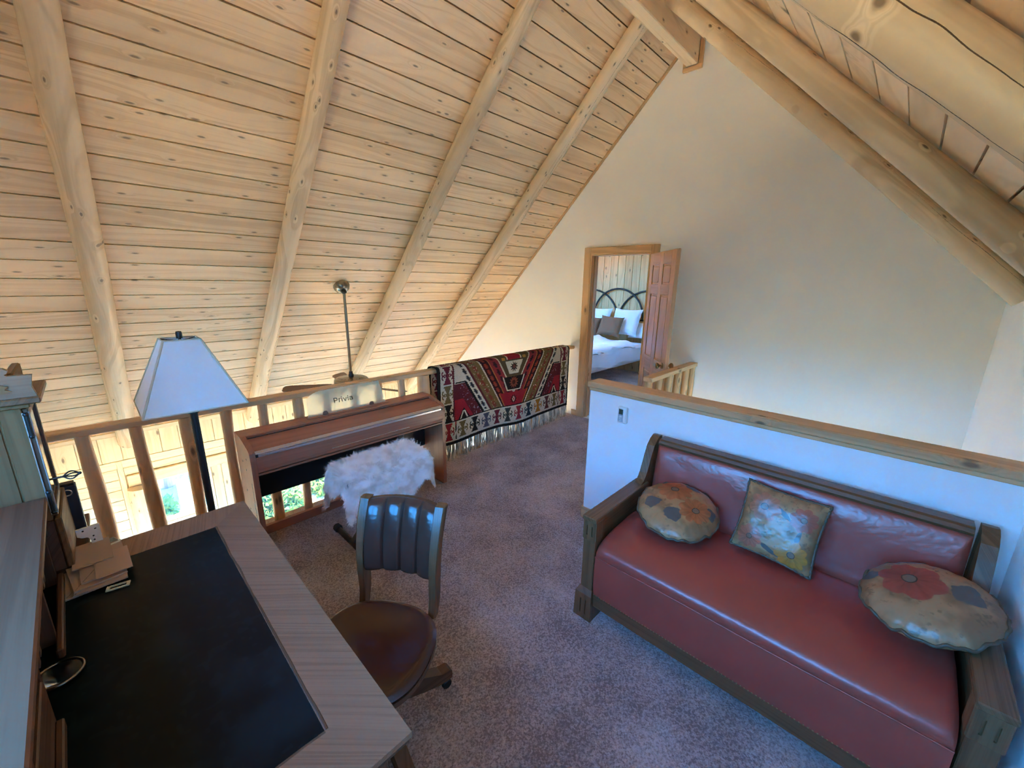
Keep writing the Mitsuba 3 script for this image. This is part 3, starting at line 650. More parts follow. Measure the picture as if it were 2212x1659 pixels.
# sheepskin over the bench
HW, HL, ZT = .155, .295, .534
def hide(s, t):
    qx, qy = np.clip(s, -HW + .05, HW - .05), np.clip(t, -HL + .05, HL - .05)
    dx, dy = s - qx, t - qy; d = np.hypot(dx, dy) + 1e-9
    R = .055; an = np.clip(d / R, 0, np.pi / 2); dn = np.clip(d - R * np.pi / 2, 0, None)
    out = R * np.sin(an) + dn * .10; z = ZT - R * (1 - np.cos(an)) - dn * .99
    x, y = BX + qx + dx / d * out, BY + qy + dy / d * out
    bump = (meshkit.fbm(np.stack([s * 7, t * 7, s * 0], -1), 3, 4) - .5) * .035
    return np.stack([x + dx / d * np.where(d > R, bump, 0), y + dy / d * np.where(d > R, bump, 0), z + np.where(d < R, bump * .6, 0)], -1)
gs = np.linspace(-.62, .62, 90); gt = np.linspace(-.80, .80, 116)
hm, huv = grid(hide, gs, gt)
th = np.arctan2(huv[:, 1] / 1.35, huv[:, 0]); rr = np.hypot(huv[:, 0], huv[:, 1] / 1.35)
def lim(th):
    r = .285 + .022 * np.sin(3 * th + 1) + .015 * np.sin(7 * th)
    for a0, am, wd in ((-.80, .20, .27), (.80, .17, .20), (2.3, .15, .25), (-2.3, .2, .25), (.05, .05, .4)):
        d = np.angle(np.exp(1j * (th - a0))); r = r + am * np.exp(-(d / wd) ** 2)
    return r
keep = (rr < lim(th))[hm.faces].all(1)
skin = trimesh.Trimesh(hm.vertices, hm.faces[keep], process=False); skin.remove_unreferenced_vertices(); skin.fix_normals()
if skin.face_normals[np.argmax(skin.triangles_center[:, 2])][2] < 0: skin.invert()
sk = thing('sheepskin', 'shaggy white sheepskin thrown over the black piano bench', 'sheepskin')
put(sk, skin, 'fur_skin', smooth=True, label=labels[sk]['label'], cat_='sheepskin') if sk not in scene else None
n = 52000
pts, fi = trimesh.sample.sample_surface(skin, n, seed=5)
nr = skin.face_normals[fi]
gv = np.where(nr[:, 2:3] > .6, rng.normal(size=(n, 3)) * .5, V(0, 0, -1) + rng.normal(size=(n, 3)) * .3)
cl = meshkit.noise(pts * 38, 3) - .5; cl2 = meshkit.noise(pts * 38, 9) - .5; cl3 = meshkit.noise(pts * 38, 14) - .5
gv = gv + np.stack([cl, cl2, cl3], -1) * 1.8
gv = gv - (gv * nr).sum(1, keepdims=True) * nr * .8; gv /= np.linalg.norm(gv, axis=1, keepdims=True)
L = rng.uniform(.026, .050, (n, 1)); w = rng.uniform(.0012, .0024, (n, 1))
sd = np.cross(gv, nr); sd /= np.linalg.norm(sd, axis=1, keepdims=True) + 1e-9
p1 = pts + nr * L * .45 + gv * L * .35; p2 = pts + nr * L * .55 + gv * L * 1.0
v = np.stack([pts - sd * w, pts + sd * w, p1 - sd * w, p1 + sd * w, p2], 1).reshape(-1, 3); i = np.arange(n)[:, None] * 5
put(sk + '__wool', trimesh.Trimesh(v, np.vstack([i + [0, 1, 3], i + [0, 3, 2], i + [2, 3, 4]]), process=False), 'fur_white', kind='stuff', label='tangled white wool')

# floor lamp
LX, LY = -2.45, .278
k = thing('floor_lamp', 'black floor lamp with a square tapered white fabric shade behind the desk', 'floor lamp')
put(k + '__base', lathe([(0, 0), (.14, 0), (.142, .008), (.13, .016), (.03, .024), (.018, .05), (0, .05)], 36).apply_translation((LX, LY, 0)), 'black_metal', smooth=40)
put(k + '__pole', cat(tube([(LX, LY, .02), (LX, LY, .5), (LX, LY, 1.085)], .0165, 20), lathe([(.0165, 1.02), (.0165, 1.045), (.022, 1.05), (.022, 1.058), (.034, 1.066), (.036, 1.078), (.05, 1.083), (.052, 1.092), (0, 1.092)], 8).apply_translation((LX, LY, 0))), 'black_metal', smooth=40)
put(k + '__stem', tube([(LX, LY, 1.09), (LX, LY, 1.2), (LX, LY, 1.43)], .006, 10), 'black_metal', smooth=40)
put(k + '__finial', lathe([(0, 1.42), (.012, 1.42), (.013, 1.445), (.010, 1.452), (0, 1.454)], 14).apply_translation((LX, LY, 0)), 'black_metal', smooth=40)
HB, HT, Z0, Z1 = .195, .069, 1.106, 1.418
shm = []
for q in range(4):
    a = math.radians(90 * q)
    R = trimesh.transformations.rotation_matrix(a, (0, 0, 1)); R[:3, 3] = (LX, LY, 0)
    pts = A([(HB, -HB, Z0), (HB, HB, Z0), (HT, HT, Z1), (HT, -HT, Z1)]); inn = pts - A([.003, 0, 0]); inn[:, 1] *= .985
    m = trimesh.Trimesh(np.vstack([pts, inn]), [[0, 1, 2], [0, 2, 3], [4, 6, 5], [4, 7, 6], [0, 4, 5], [0, 5, 1], [3, 2, 6], [3, 6, 7]], process=False); m.apply_transform(R)
    pk = put(k + '__shade_panel', m, 'shade_cloth')
    c = A([(HB, HB, Z0), (HT, HT, Z1)]) @ R[:3, :3].T + R[:3, 3]
    put(k + '__shade_piping', tube([c[0], c.mean(0), c[1]], .0048, 8), 'shade_trim', smooth=True)
for h, z in ((HB, Z0), (HT, Z1)):
    c = [(LX + h * a, LY + h * b, z) for a, b in ((-1, -1), (1, -1), (1, 1), (-1, 1))]
    put(k + '__shade_rim', cat(*[tube([c[i], (A(c[i]) + A(c[(i + 1) % 4])) / 2, c[(i + 1) % 4]], .0032, 8) for i in range(4)]), 'shade_trim', smooth=True)
put(k + '__shade_spider', cat(*[tube([(LX, LY, 1.41), (LX + HT * a * .5, LY + HT * b * .5, 1.41), (LX + HT * a, LY + HT * b, 1.416)], .002, 6) for a, b in ((-1, -1), (1, -1), (1, 1), (-1, 1))]), 'black_metal')

# ceiling fan
FX, FY = -4.13, 1.805
k = thing('ceiling_fan', 'brushed nickel ceiling fan with brown blades hanging from the left roof slope', 'ceiling fan')
zc = FX + CL
can = lathe([(0, 0), (.078, 0), (.080, .012), (.070, .040), (.045, .062), (.030, .068), (0, .068)], 32)
can.apply_transform(frame(V(0, 1, 0), np.cross(nL, V(0, 1, 0)), nL, V(FX, FY, zc))); can.fix_normals()
put(k + '__canopy', can, 'nickel', smooth=40)
put(k + '__hanger_ball', sphere(.026, FX + .052, FY, zc - .058), 'black_metal', smooth=True)
put(k + '__rod', tube([(FX + .052, FY, zc - .06), (FX + .052, FY, 1.2), (FX + .052, FY, .74)], .0135, 14), 'nickel', smooth=40)
fx = FX + .052
put(k + '__rod_collar', lathe([(0, .70), (.026, .70), (.026, .735), (.018, .75), (.018, .77), (0, .77)], 20).apply_translation((fx, FY, 0)), 'black_metal', smooth=40)
put(k + '__motor_housing', lathe([(0, .575), (.10, .575), (.165, .60), (.172, .62), (.172, .672), (.166, .69), (.15, .702), (.06, .714), (0, .716)], 44).apply_translation((fx, FY, 0)), 'nickel', smooth=35)
for i in range(20):
    a = i * math.pi / 10; q = V(math.cos(a), math.sin(a), 0)
    put(k + '__vent_slot', bar(V(fx, FY, .7095) + q * .075, V(fx, FY, .7045) + q * .13, .006, .002, c=.0003), 'black_plastic')
for i in range(5):
    a = math.radians(-119 + 72 * i); q = V(math.cos(a), math.sin(a), 0); s_ = V(-math.sin(a), math.cos(a), 0)
    bp = Polygon([(.20, -.055), (.24, -.062), (.60, -.072), (.64, -.06), (.655, -.03), (.655, .03), (.64, .06), (.60, .072), (.24, .062), (.20, .055)])
    m = ext(bp, .007); M = frame(q, unit(s_ - V(0, 0, .22)), np.cross(q, unit(s_ - V(0, 0, .22))), V(fx, FY, .612)); m.apply_transform(M)
    bk = put(k + '__blade', m, 'blade_brown')
    put(bk + '__bracket', bar(V(fx, FY, .605) + q * .12, V(fx, FY, .608) + q * .26, .035, .006), 'nickel')
for q in ((0, .06, .58),):
    put(k + '__lower_cap', lathe([(0, .50), (.05, .505), (.095, .53), (.10, .575), (0, .575)], 32).apply_translation((fx, FY, 0)), 'nickel', smooth=40)

# desk with leather writing surface
k = thing('writing_desk', 'worn oak writing desk with a dark green leather top at the lower left', 'desk')
TX0, TX1, TY1, TZ = -1.93, -.603, .333, .76
IX0, IX1, IY1 = -1.785, -.738, .203
dg = unit(V(1, .98, 0))
def trap(pts, z0, z1):
    m = ext(Polygon(pts), z1 - z0); m.apply_translation((0, 0, z0)); return m
put(k + '__front_border', trap([(TX0, TY1), (IX0, IY1), (IX1, IY1), (TX1, TY1)], TZ - .014, TZ), 'oak_desk', grain=dg)
put(k + '__side_border', trap([(TX1, TY1), (IX1, IY1), (IX1, -.62), (TX1, -.62)], TZ - .014, TZ), 'oak_desk', grain=dg)
put(k + '__side_border', trap([(TX0, TY1), (TX0, -.62), (IX0, -.62), (IX0, IY1)], TZ - .014, TZ), 'oak_desk', grain=unit(V(1, -.2, 0)))
ins = bx(IX0 - .004, IX1 + .004, -.62, IY1 + .004, TZ - .012, TZ - .0015, .0005); put(k + '__writing_surface', ins, 'leather_green', label='dark green leather writing surface')
# frayed edging strip round the leather
ee = [(IX0 + t * (IX1 - IX0), IY1 + .003 + .006 * (meshkit.fbm(A([[t * 9, 1, 2]]), 3)[0] - .5), TZ) for t in np.linspace(0, 1, 60)]
put(k + '__frayed_edge', tube(ee, .0035, 6, jitter=.5, sd=2, flat=.4), 'oak_dark', grain=0)
ee = [(IX1 + .003 + .005 * (meshkit.fbm(A([[t * 5, 5, 2]]), 3)[0] - .5), -.2 + t * (IY1 + .2), TZ) for t in np.linspace(0, 1, 30)]
put(k + '__frayed_edge', tube(ee, .003, 6, jitter=.5, sd=4, flat=.4), 'oak_dark', grain=1)
put(k + '__edge_molding', cat(bx(TX0 + .004, TX1 - .004, TY1 - .03, TY1 - .004, TZ - .030, TZ - .0145, .003), bx(TX1 - .03, TX1 - .004, -.62, TY1 - .03, TZ - .030, TZ - .0145, .003)), 'oak_dark', grain=0)
put(k + '__edge_molding', cat(bx(TX0 + .012, TX1 - .012, TY1 - .04, TY1 - .012, TZ - .042, TZ - .0305, .003), bx(TX1 - .04, TX1 - .012, -.62, TY1 - .04, TZ - .042, TZ - .0305, .003)), 'oak_dark', grain=0)
put(k + '__underside', bx(TX0 + .02, TX1 - .041, -.61, TY1 - .041, TZ - .034, TZ - .0145, .001), 'oak_dark', grain=0)
put(k + '__back_shelf', bx(-2.26, TX0 - .001, -.61, -.135, TZ - .03, TZ, .003), 'oak_dark', grain=0)
put(k + '__apron', bx(TX0 + .06, TX1 - .07, TY1 - .075, TY1 - .055, TZ - .14, TZ - .042, .002), 'oak_dark', grain=0)
put(k + '__apron', bx(TX1 - .07, TX1 - .05, -.58, TY1 - .075, TZ - .14, TZ - .042, .002), 'oak_dark', grain=1)
for x, y in ((TX1 - .065, TY1 - .07), (TX0 + .075, TY1 - .07), (TX1 - .065, -.55), (-2.2, -.55), (-2.2, -.18)):
    leg = lathe([(0, 0), (.020, 0), (.024, .02), (.018, .05), (.030, .12), (.026, .2), (.033, .45), (.028, .56), (.036, .6), (.036, TZ - .042), (0, TZ - .042)], 20).apply_translation((x, y, 0))
    put(k + '__leg', leg, 'oak_dark', smooth=35, grain=2)

# shelf unit standing on the back of the desk; its front edge runs 1.2 degrees off the desk's
k = thing('desk_organizer', 'dark desk organizer with a worn grey-brown top board at the left picture edge', 'organizer')
OT = 1.045
O = frame(unit(V(1, .0213, 0)), unit(V(-.0213, 1, 0)), V(0, 0, 1), V(-1.778, -.1955, 0))
def op(n, m, mt='oak_dark', g=0, **kw):
    m = m.copy(); m.apply_transform(O); return put(k + '__' + n, m, mt, grain=(O[:3, 0] if g == 0 else (O[:3, 1] if g == 1 else 2)) if g is not None else None, **kw)
OL = 1.53
op('top_board', bx(-.01, OL, -.38, .012, OT - .022, OT, .004), 'oak_organizer')
op('back_board', bx(0, OL, -.38, -.365, TZ + .0005, OT - .022, .001))
for x in (0, .31, .62, .93, 1.24, OL - .016): op('divider', bx(x, x + .016, -.365, -.012, TZ + .0005, OT - .022, .001), g=2)
op('shelf', bx(.016, OL - .016, -.364, -.016, .90, .912, .001))
op('base_molding', cat(bx(0, .40, -.012, .002, TZ + .0005, TZ + .028, .004), bx(.64, OL, -.012, .002, TZ + .0005, TZ + .028, .004)))
op('front_rail', bx(0, OL, -.012, -.001, OT - .05, OT - .022, .002))
for x in (.016, .326, .636, .946, 1.256):
    w = .294 if x < 1.2 else OL - .016 - 1.256
    ar = sbox(0, 0, w, .06).difference(sbox(.02, -1, w - .02, .015).union(Polygon([(w / 2 + (w / 2 - .02) * math.cos(t), .015 + .035 * math.sin(t)) for t in np.linspace(0, math.pi, 16)])))
    m = ext(ar, .008); m.apply_transform(frame(V(1, 0, 0), V(0, 0, 1), V(0, -1, 0), V(x, -.004, OT - .11))); op('arch', m)
    if x > .6: op('drawer', bx(x + .003, x + w - .003, -.30, -.010, TZ + .030, .895, .003))

# shelf clock at the far end
k = thing('shelf_clock', 'antique oak shelf clock with a carved crest, seen from its side behind the organizer', 'clock')
CX1, CX0, CYF, CYB = -1.80, -2.035, -.172, -.33
put(k + '__case', bx(CX0, CX1 - .004, CYB, CYF - .012, TZ + .20, 1.325, .003), 'oak_clock', grain=2)
for a, b in ((CYF - .055, CYF - .012), (CYB, CYB + .03)): put(k + '__side_stile', bx(CX1 - .004, CX1 + .003, a, b, TZ + .20, 1.325, .0015), 'oak_clock', grain=2)
put(k + '__side_panel', bx(CX1 - .004, CX1, CYB + .033, CYF - .060, TZ + .22, 1.29, .001), 'oak_clock', grain=2)
put(k + '__side_rail', bx(CX1 - .004, CX1 + .002, CYB + .03, CYF - .055, 1.285, 1.325, .001), 'oak_clock', grain=1)
put(k + '__base', bx(CX0 - .02, CX1 + .004, CYB, CYF - .010, TZ + .025, TZ + .198, .003), 'oak_dark', grain=0)  # dark oak here stands in for the organizer's shadow on the base
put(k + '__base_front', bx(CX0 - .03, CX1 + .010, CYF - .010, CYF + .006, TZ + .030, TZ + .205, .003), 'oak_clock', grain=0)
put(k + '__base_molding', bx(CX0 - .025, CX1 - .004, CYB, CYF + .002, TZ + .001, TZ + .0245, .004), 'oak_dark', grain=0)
put(k + '__cornice', bx(CX0 - .02, CX1 + .014, CYB, CYF + .008, 1.325, 1.338, .003), 'oak_clock', grain=0)
put(k + '__cornice', bx(CX0 - .03, CX1 + .024, CYB, CYF + .032, 1.338, 1.356, .003), 'oak_sofa', grain=0)
cr = [(-.105, 1.356), (.026, 1.356), (.020, 1.385), (.026, 1.418), (-.02, 1.421), (-.024, 1.425), (-.018, 1.429), (-.016, 1.436), (-.024, 1.442), (-.05, 1.441), (-.105, 1.420)]
put(k + '__crest', ext_yz([(CYF + a, z) for a, z in cr], CX1 - .02, CX1 + .006), 'oak_desk', grain=1)
put(k + '__crest', bx(CX0, CX1 - .021, CYF - .03, CYF - .010, 1.356, 1.425, .004), 'oak_clock', grain=0)
put(k + '__crest_ornament', ext_yz(Polygon([(CYF + a, z) for a, z in ((-.10, 1.372), (-.04, 1.372), (-.018, 1.378), (-.03, 1.384), (-.022, 1.392), (-.045, 1.402), (-.075, 1.402), (-.10, 1.396))]), CX1 + .006, CX1 + .012), 'oak_clock', grain=1)
dr_ = put(k + '__glass_door', cat(bx(CX0 + .004, CX0 + .03, CYF - .012, CYF, TZ + .21, 1.32, .002), bx(CX1 - .03, CX1 - .004, CYF - .012, CYF, TZ + .21, 1.32, .002), bx(CX0 + .03, CX1 - .03, CYF - .012, CYF, 1.295, 1.32, .002), bx(CX0 + .03, CX1 - .03, CYF - .012, CYF, TZ + .21, TZ + .235, .002)), 'oak_dark', grain=2)
put(k + '__dark_backing', bx(CX0 + .02, CX1 - .02, CYF - .0118, CYF - .0095, TZ + .23, 1.30, .0005), 'black_metal')  # black board stands for the unlit inside behind the door glass
put(dr_ + '__pane', bx(CX0 + .03, CX1 - .03, CYF - .008, CYF - .005, TZ + .235, 1.295, .0005), 'glass')
put(dr_ + '__bead', cat(tube([(CX1 - .006, CYF, TZ + .22), (CX1 - .006, CYF, 1.1), (CX1 - .006, CYF, 1.31)], .0022, 6), tube([(CX1 + .002, CYF - .012, TZ + .22), (CX1 + .002, CYF - .012, 1.1), (CX1 + .002, CYF - .012, 1.31)], .0018, 6)), 'silver_strip')
for z in (1.02, 1.27):
    put(dr_ + '__hinge', cat(tube([(CX1 + .004, CYF - .006, z - .03), (CX1 + .004, CYF - .006, z + .03)], .005, 10), sphere(.0065, CX1 + .004, CYF - .006, z + .034, 1), sphere(.0065, CX1 + .004, CYF - .006, z - .034, 1)), 'black_metal')
loop = []
for i in range(4):
    a = i * math.pi / 2
    loop.append(tube([V(CX1 - .02, CYF + .0, 1.085) + V(0, t, .0) + V(math.cos(a + t * 14), 0, math.sin(a + t * 14)) * .013 * math.sin(math.pi * np.clip((t - .030) / .036, 0, 1)) for t in np.linspace(.028, .066, 12)], .0022, 6))
put(k + '__latch_handle', cat(tube([(CX1 - .02, CYF - .004, 1.085), (CX1 - .02, CYF + .015, 1.085), (CX1 - .02, CYF + .030, 1.085)], .0032, 8), sphere(.005, CX1 - .02, CYF + .066, 1.085, 1), *loop), 'black_metal', smooth=40)

# things lying on the desk
def sheet(cx, cy, w, h, rz, z, t, mt, key, label, grp, curl=.0):
    m = cbox((w, h, t), .0003); m = at(m, cx, cy, z + t / 2, rz=rz); return put(key, m, mt, label=label, cat_='envelope' if key == 'envelope' else 'paper', group=grp)
PZ = TZ + .0004
stack = [(-1.755, -.135, .22, .13, 4, 'lowest envelope of the paper stack on the desk'), (-1.745, -.115, .22, .12, 1, 'second envelope from the bottom of the paper stack'), (-1.765, -.125, .23, .12, 7, 'third envelope from the bottom of the paper stack'), (-1.775, -.105, .21, .11, 3, 'fourth envelope from the bottom, near the top of the paper stack')]
z = PZ
for x, y, w, h, rz, lb_ in stack:
    e = sheet(x, y, w, h, rz, z, .006, 'paper_pink', 'envelope', lb_, 'envelopes in the stack on the desk')
    fl = at(bar((-w / 2 + .006, -h / 2 + .004, 0), (-.0, .004, 0), .0012, .0005, c=.0001), x, y, z + .0062, rz=rz); fl2 = at(bar((w / 2 - .006, -h / 2 + .004, 0), (0, .004, 0), .0012, .0005, c=.0001), x, y, z + .0062, rz=rz)
    put(e + '__flap_edge', cat(fl, fl2), 'paper_ink')
    z += .0066
sheet(-1.735, -.082, .155, .085, 2, z, .003, 'paper_kraft', 'kraft_card', 'kraft cardboard piece lying on top of the envelope stack', None); z += .0032
sheet(-1.835, -.128, .16, .095, 2, z, .004, 'paper_pink', 'note_pad', 'blank pinkish note pad on top of the envelope stack, nearest the clock', None)
k = thing('plastic_clip', 'small clear plastic clip peeking out under the envelope stack', 'clip')
put(k, minus(at(cbox((.055, .024, .005), .001), -1.615, -.078, PZ + .0026, rz=80), at(cbox((.040, .014, .02), .001), -1.615, -.078, PZ + .0026, rz=80)), 'cream_plastic', label=labels[k]['label'], cat_='clip')
br = Polygon([(0, 0), (.028, 0), (.028, .050), (.034, .060), (.048, .064), (.058, .072), (.058, .097), (0, .097)])
bd = unit(V(.12, -1, 0)); bn = np.cross(bd, V(0, 0, 1)); bo_ = V(-1.905, -.098, TZ + .0005)
m = ext(br, .010); m.apply_transform(frame(bd, V(0, 0, 1), bn, bo_))
k = put('tape_bracket', m, 'white_plastic', label='white L-shaped plastic piece with punched holes, upright behind the envelopes', cat_='bracket')
for a, b in ((.012, .085), (.042, .088), (.02, .045), (.02, .06)):
    for off in (-.0008, .0100):
        h_ = lathe([(0, 0), (.0028, 0), (.0028, .0008), (0, .0008)], 10); h_.apply_transform(frame(bd, V(0, 0, 1), bn, bo_ + bd * a + V(0, 0, b) + bn * off)); h_.fix_normals(); put(k + '__hole', h_, 'black_plastic')
k = thing('plastic_box', 'small translucent plastic box at the far left edge of the desk', 'box')
put(k, minus(at(cbox((.05, .035, .030), .004), -1.885, -.055 - .025, TZ + .0155, rz=20), at(cbox((.042, .028, .03), .003), -1.885, -.08, TZ + .022, rz=20)), 'cream_plastic', label=labels[k]['label'], cat_='box')
k = thing('navy_binder', 'dark navy binder with a metal spine ring, upright between the clock and the railing', 'binder')
put(k + '__spine', bx(-2.108, -2.072, -.30, -.139, TZ + .0005, TZ + .200, .003), 'navy')
put(k + '__pages', bx(-2.105, -2.075, -.295, -.142, TZ + .2005, TZ + .208, .002), 'black_plastic')
rg = trimesh.creation.torus(.011, .0022, major_sections=24, minor_sections=8); rg.apply_transform(frame(V(0, 1, 0), V(0, 0, 1), V(1, 0, 0), V(-2.0705, -.163, .935))); put(k + '__ring', rg, 'steel', smooth=True)
k = thing('magnifier', 'round magnifying glass with a bright metal rim, half under the organizer', 'magnifier')
rim = trimesh.creation.torus(.043, .0035, major_sections=48, minor_sections=10); rim.apply_translation((-1.315, -.196, TZ + .007)); put(k + '__rim', rim, 'nickel', smooth=True)
put(k + '__lens', lathe([(0, .002), (.02, .0025), (.041, .006), (.041, .008), (.02, .0115), (0, .012)], 40).apply_translation((-1.315, -.196, TZ)), 'glass', smooth=40)

# thermostat on the half wall
k = thing('thermostat', 'white wall thermostat with a dark display on the left end of the half wall', 'thermostat')
tx, tz = -1.215, .868
def hw(u, v): return None
put(k + '__body', bx(tx - .033, tx + .033, HY - .024, HY, tz - .055, tz + .055, .006), 'white_plastic')
put(k + '__keypad', bx(tx - .025, tx + .008, HY - .0252, HY - .0235, tz - .043, tz + .042, .0008), 'grey_button')
put(k + '__display', bx(tx - .022, tx + .006, HY - .0258, HY - .025, tz + .006, tz + .040, .0003), 'lcd')
for z in (-.006, -.014, -.025, -.035): put(k + '__button', bx(tx - .019, tx + .003, HY - .027, HY - .025, tz + z - .0022, tz + z + .0022, .0006), 'white_plastic')

# stair railing behind the half wall
k = thing('stair_railing', 'short pine stair railing behind the half wall, beside the open door', 'railing')
put(k + '__top_rail', bx(-1.535, -1.452, 3.225, YF - .002, .885, .925, .004), 'pine_trim', grain=1)
for i, y in enumerate((3.26, 3.46, 3.66, 3.86, 4.06, 4.22)):
    z = np.linspace(0, .886, 10); put(k + '__baluster', tube(np.c_[np.full(10, -1.493) + .004 * np.sin(z * 5 + i), np.full(10, y) + .004 * np.cos(z * 4 + i), z], .033, 12, jitter=.08, sd=i + 40), 'pine_trim', smooth=60, grain=2)
put(k + '__stair_stringer', bar((-1.45, 3.262, .80), (-.75, 3.262, .18), .04, .09), 'pine_trim', grain=unit(V(.7, 0, -.62)))

# swivel desk chair: built facing +y in its own frame, then turned
k = thing('desk_chair', 'dark brown leather swivel desk chair with channelled back at the desk', 'chair')
ca = math.radians(33)
cr_, cf = V(math.cos(ca), math.sin(ca), 0), V(math.sin(ca), -math.cos(ca), 0)     # its right as seen from behind the desk, its front
CM = np.eye(4); CM[:3, 0] = cr_; CM[:3, 1] = -cf; CM[:3, 2] = V(0, 0, 1); CM[:3, 3] = V(-1.165, .505, 0)   # local y points to the back
def cp(n, m, mt, g=None, **kw):
    m = m.copy(); m.apply_transform(CM)
    return put(k + '__' + n, m, mt, grain=None if g is None else unit(CM[:3, :3] @ A(g, float)), **kw)
# seat: a saddle outline, dished leather over a wooden rim
def outline(t, s=1.0):
    c, q = np.cos(t), np.sin(t)
    x = .225 * np.sign(c) * np.abs(c) ** .80; y = np.where(q > 0, .205 * np.abs(q) ** .62, -.225 * np.abs(q) ** .80)
    return x * (1 - .12 * np.clip(q, 0, 1)) * s, y * s
def seat_top(r, t):
    x, y = outline(t, r); z = .458 - .030 * (1 - r ** 2.2) * np.exp(-((y - .05) / .16) ** 2) - .055 * np.clip(r - .86, 0, 1) ** 2 / .14 ** 2 * .5
    z = z + .012 * np.exp(-(x / .04) ** 2) * np.clip(-y / .2, 0, 1)
    return np.stack([x, y, z], -1)
tt = np.linspace(0, 2 * np.pi, 73)
m1, _ = grid(seat_top, np.linspace(.001, 1, 26), tt); m1.merge_vertices(); m1.fix_normals()
if m1.face_normals[0][2] < 0: m1.invert()
cp('seat', m1, 'leather_brown', smooth=True)
ox, oy = outline(np.linspace(0, 2 * np.pi, 73)[:-1])
sb = ext(Polygon(np.c_[ox * .992, oy * .992]), .020); sb.apply_translation((0, 0, .398)); cp('seat_rim', sb, 'oak_dark', (1, 0, 0))
# posts
from scipy.interpolate import PchipInterpolator
_by = PchipInterpolator([0, .20, .42, .62, .80, 1.0], [.205, .226, .228, .238, .262, .305])
def back_y(q): return _by(np.clip(q, 0, 1.05))
for sx in (-1, 1):
    zz = np.linspace(.40, .835, 22); q = (zz - .40) / .435
    yy = back_y(q)
    xx = .152 + .012 * q
    wv, dv = .015 + .006 * q, .020 + .010 * np.sin(np.clip(q * 1.4, 0, 1) * np.pi) * .6
    vs = []
    for x, y, z, w, d in zip(xx, yy, zz, wv, dv):
        for a, b in ((-1, -1), (.6, -1), (1, -.6), (1, .6), (.6, 1), (-1, 1)): vs.append((sx * (x + a * w), y + b * d, z))
    n, sN = len(zz), 6; f = []
    for i in range(n - 1):
        for j in range(sN): a0, a1 = i * sN + j, i * sN + (j + 1) % sN; f += [[a0, a1, a1 + sN], [a0, a1 + sN, a0 + sN]]
    for j in range(1, sN - 1): f += [[0, j + 1, j], [(n - 1) * sN, (n - 1) * sN + j, (n - 1) * sN + j + 1]]
    pm = trimesh.Trimesh(vs, f, process=False)
    if sx < 0: pm.invert()
    cp('post', pm, 'oak_sofa', (0, .2, 1), smooth=35)
# back: four upholstered channels on a curved board
ZB0, ZB1 = .550, .828
def bk(u, w, off):
    z = ZB0 + (ZB1 - ZB0) * w; q = (z - .40) / .435; hw_ = .152 + .012 * q - .012
    bow = .030 * (1 - u ** 2)
    return np.stack([u * hw_, back_y(q) + bow + off, z + .012 * (1 - u ** 2) * (w - .3)], -1)
for i in range(4):
    a, b = -1 + .5 * i, -.5 + .5 * i
    def ch(u, w):
        t = (u - a) / (b - a); puff = .020 * np.sqrt(np.clip(1 - (2 * t - 1) ** 2, 0, 1)); e = np.clip(np.minimum(w, 1 - w) / .10, 0, 1); e = np.sqrt(e * (2 - e))
        return bk(u, w, -.004 - puff * (.35 + .65 * e) * np.where((w <= 0) | (w >= 1), 0, 1) - .006 * e)
    m1, _ = grid(ch, np.linspace(a, b, 15), np.linspace(0, 1, 34))
    if m1.face_normals.mean(0)[1] > 0: m1.invert()
    cp('back_channel', m1, 'leather_brown', smooth=True)
g1, _ = grid(lambda u, w: bk(u, w, -.003), np.linspace(-1, 1, 17), np.linspace(0, 1, 4)); g2, _ = grid(lambda u, w: bk(u, w, .016), np.linspace(-1, 1, 17), np.linspace(0, 1, 4))
bo = trimesh.Trimesh(np.vstack([g1.vertices, g2.vertices]), np.vstack([g1.faces, g2.faces[:, ::-1] + len(g1.vertices)]), process=False)
def rim_(idx, N): q = A([[idx[i], idx[i + 1], idx[i + 1] + N, idx[i] + N] for i in range(len(idx) - 1)]); return np.vstack([q[:, [0, 2, 1]], q[:, [0, 3, 2]]])
N = len(g1.vertices)
bo = trimesh.Trimesh(bo.vertices, np.vstack([bo.faces, rim_([i * 4 for i in range(17)], N), rim_([i * 4 + 3 for i in range(17)], N)]), process=False)
cp('back_board', bo, 'leather_brown', smooth=30)
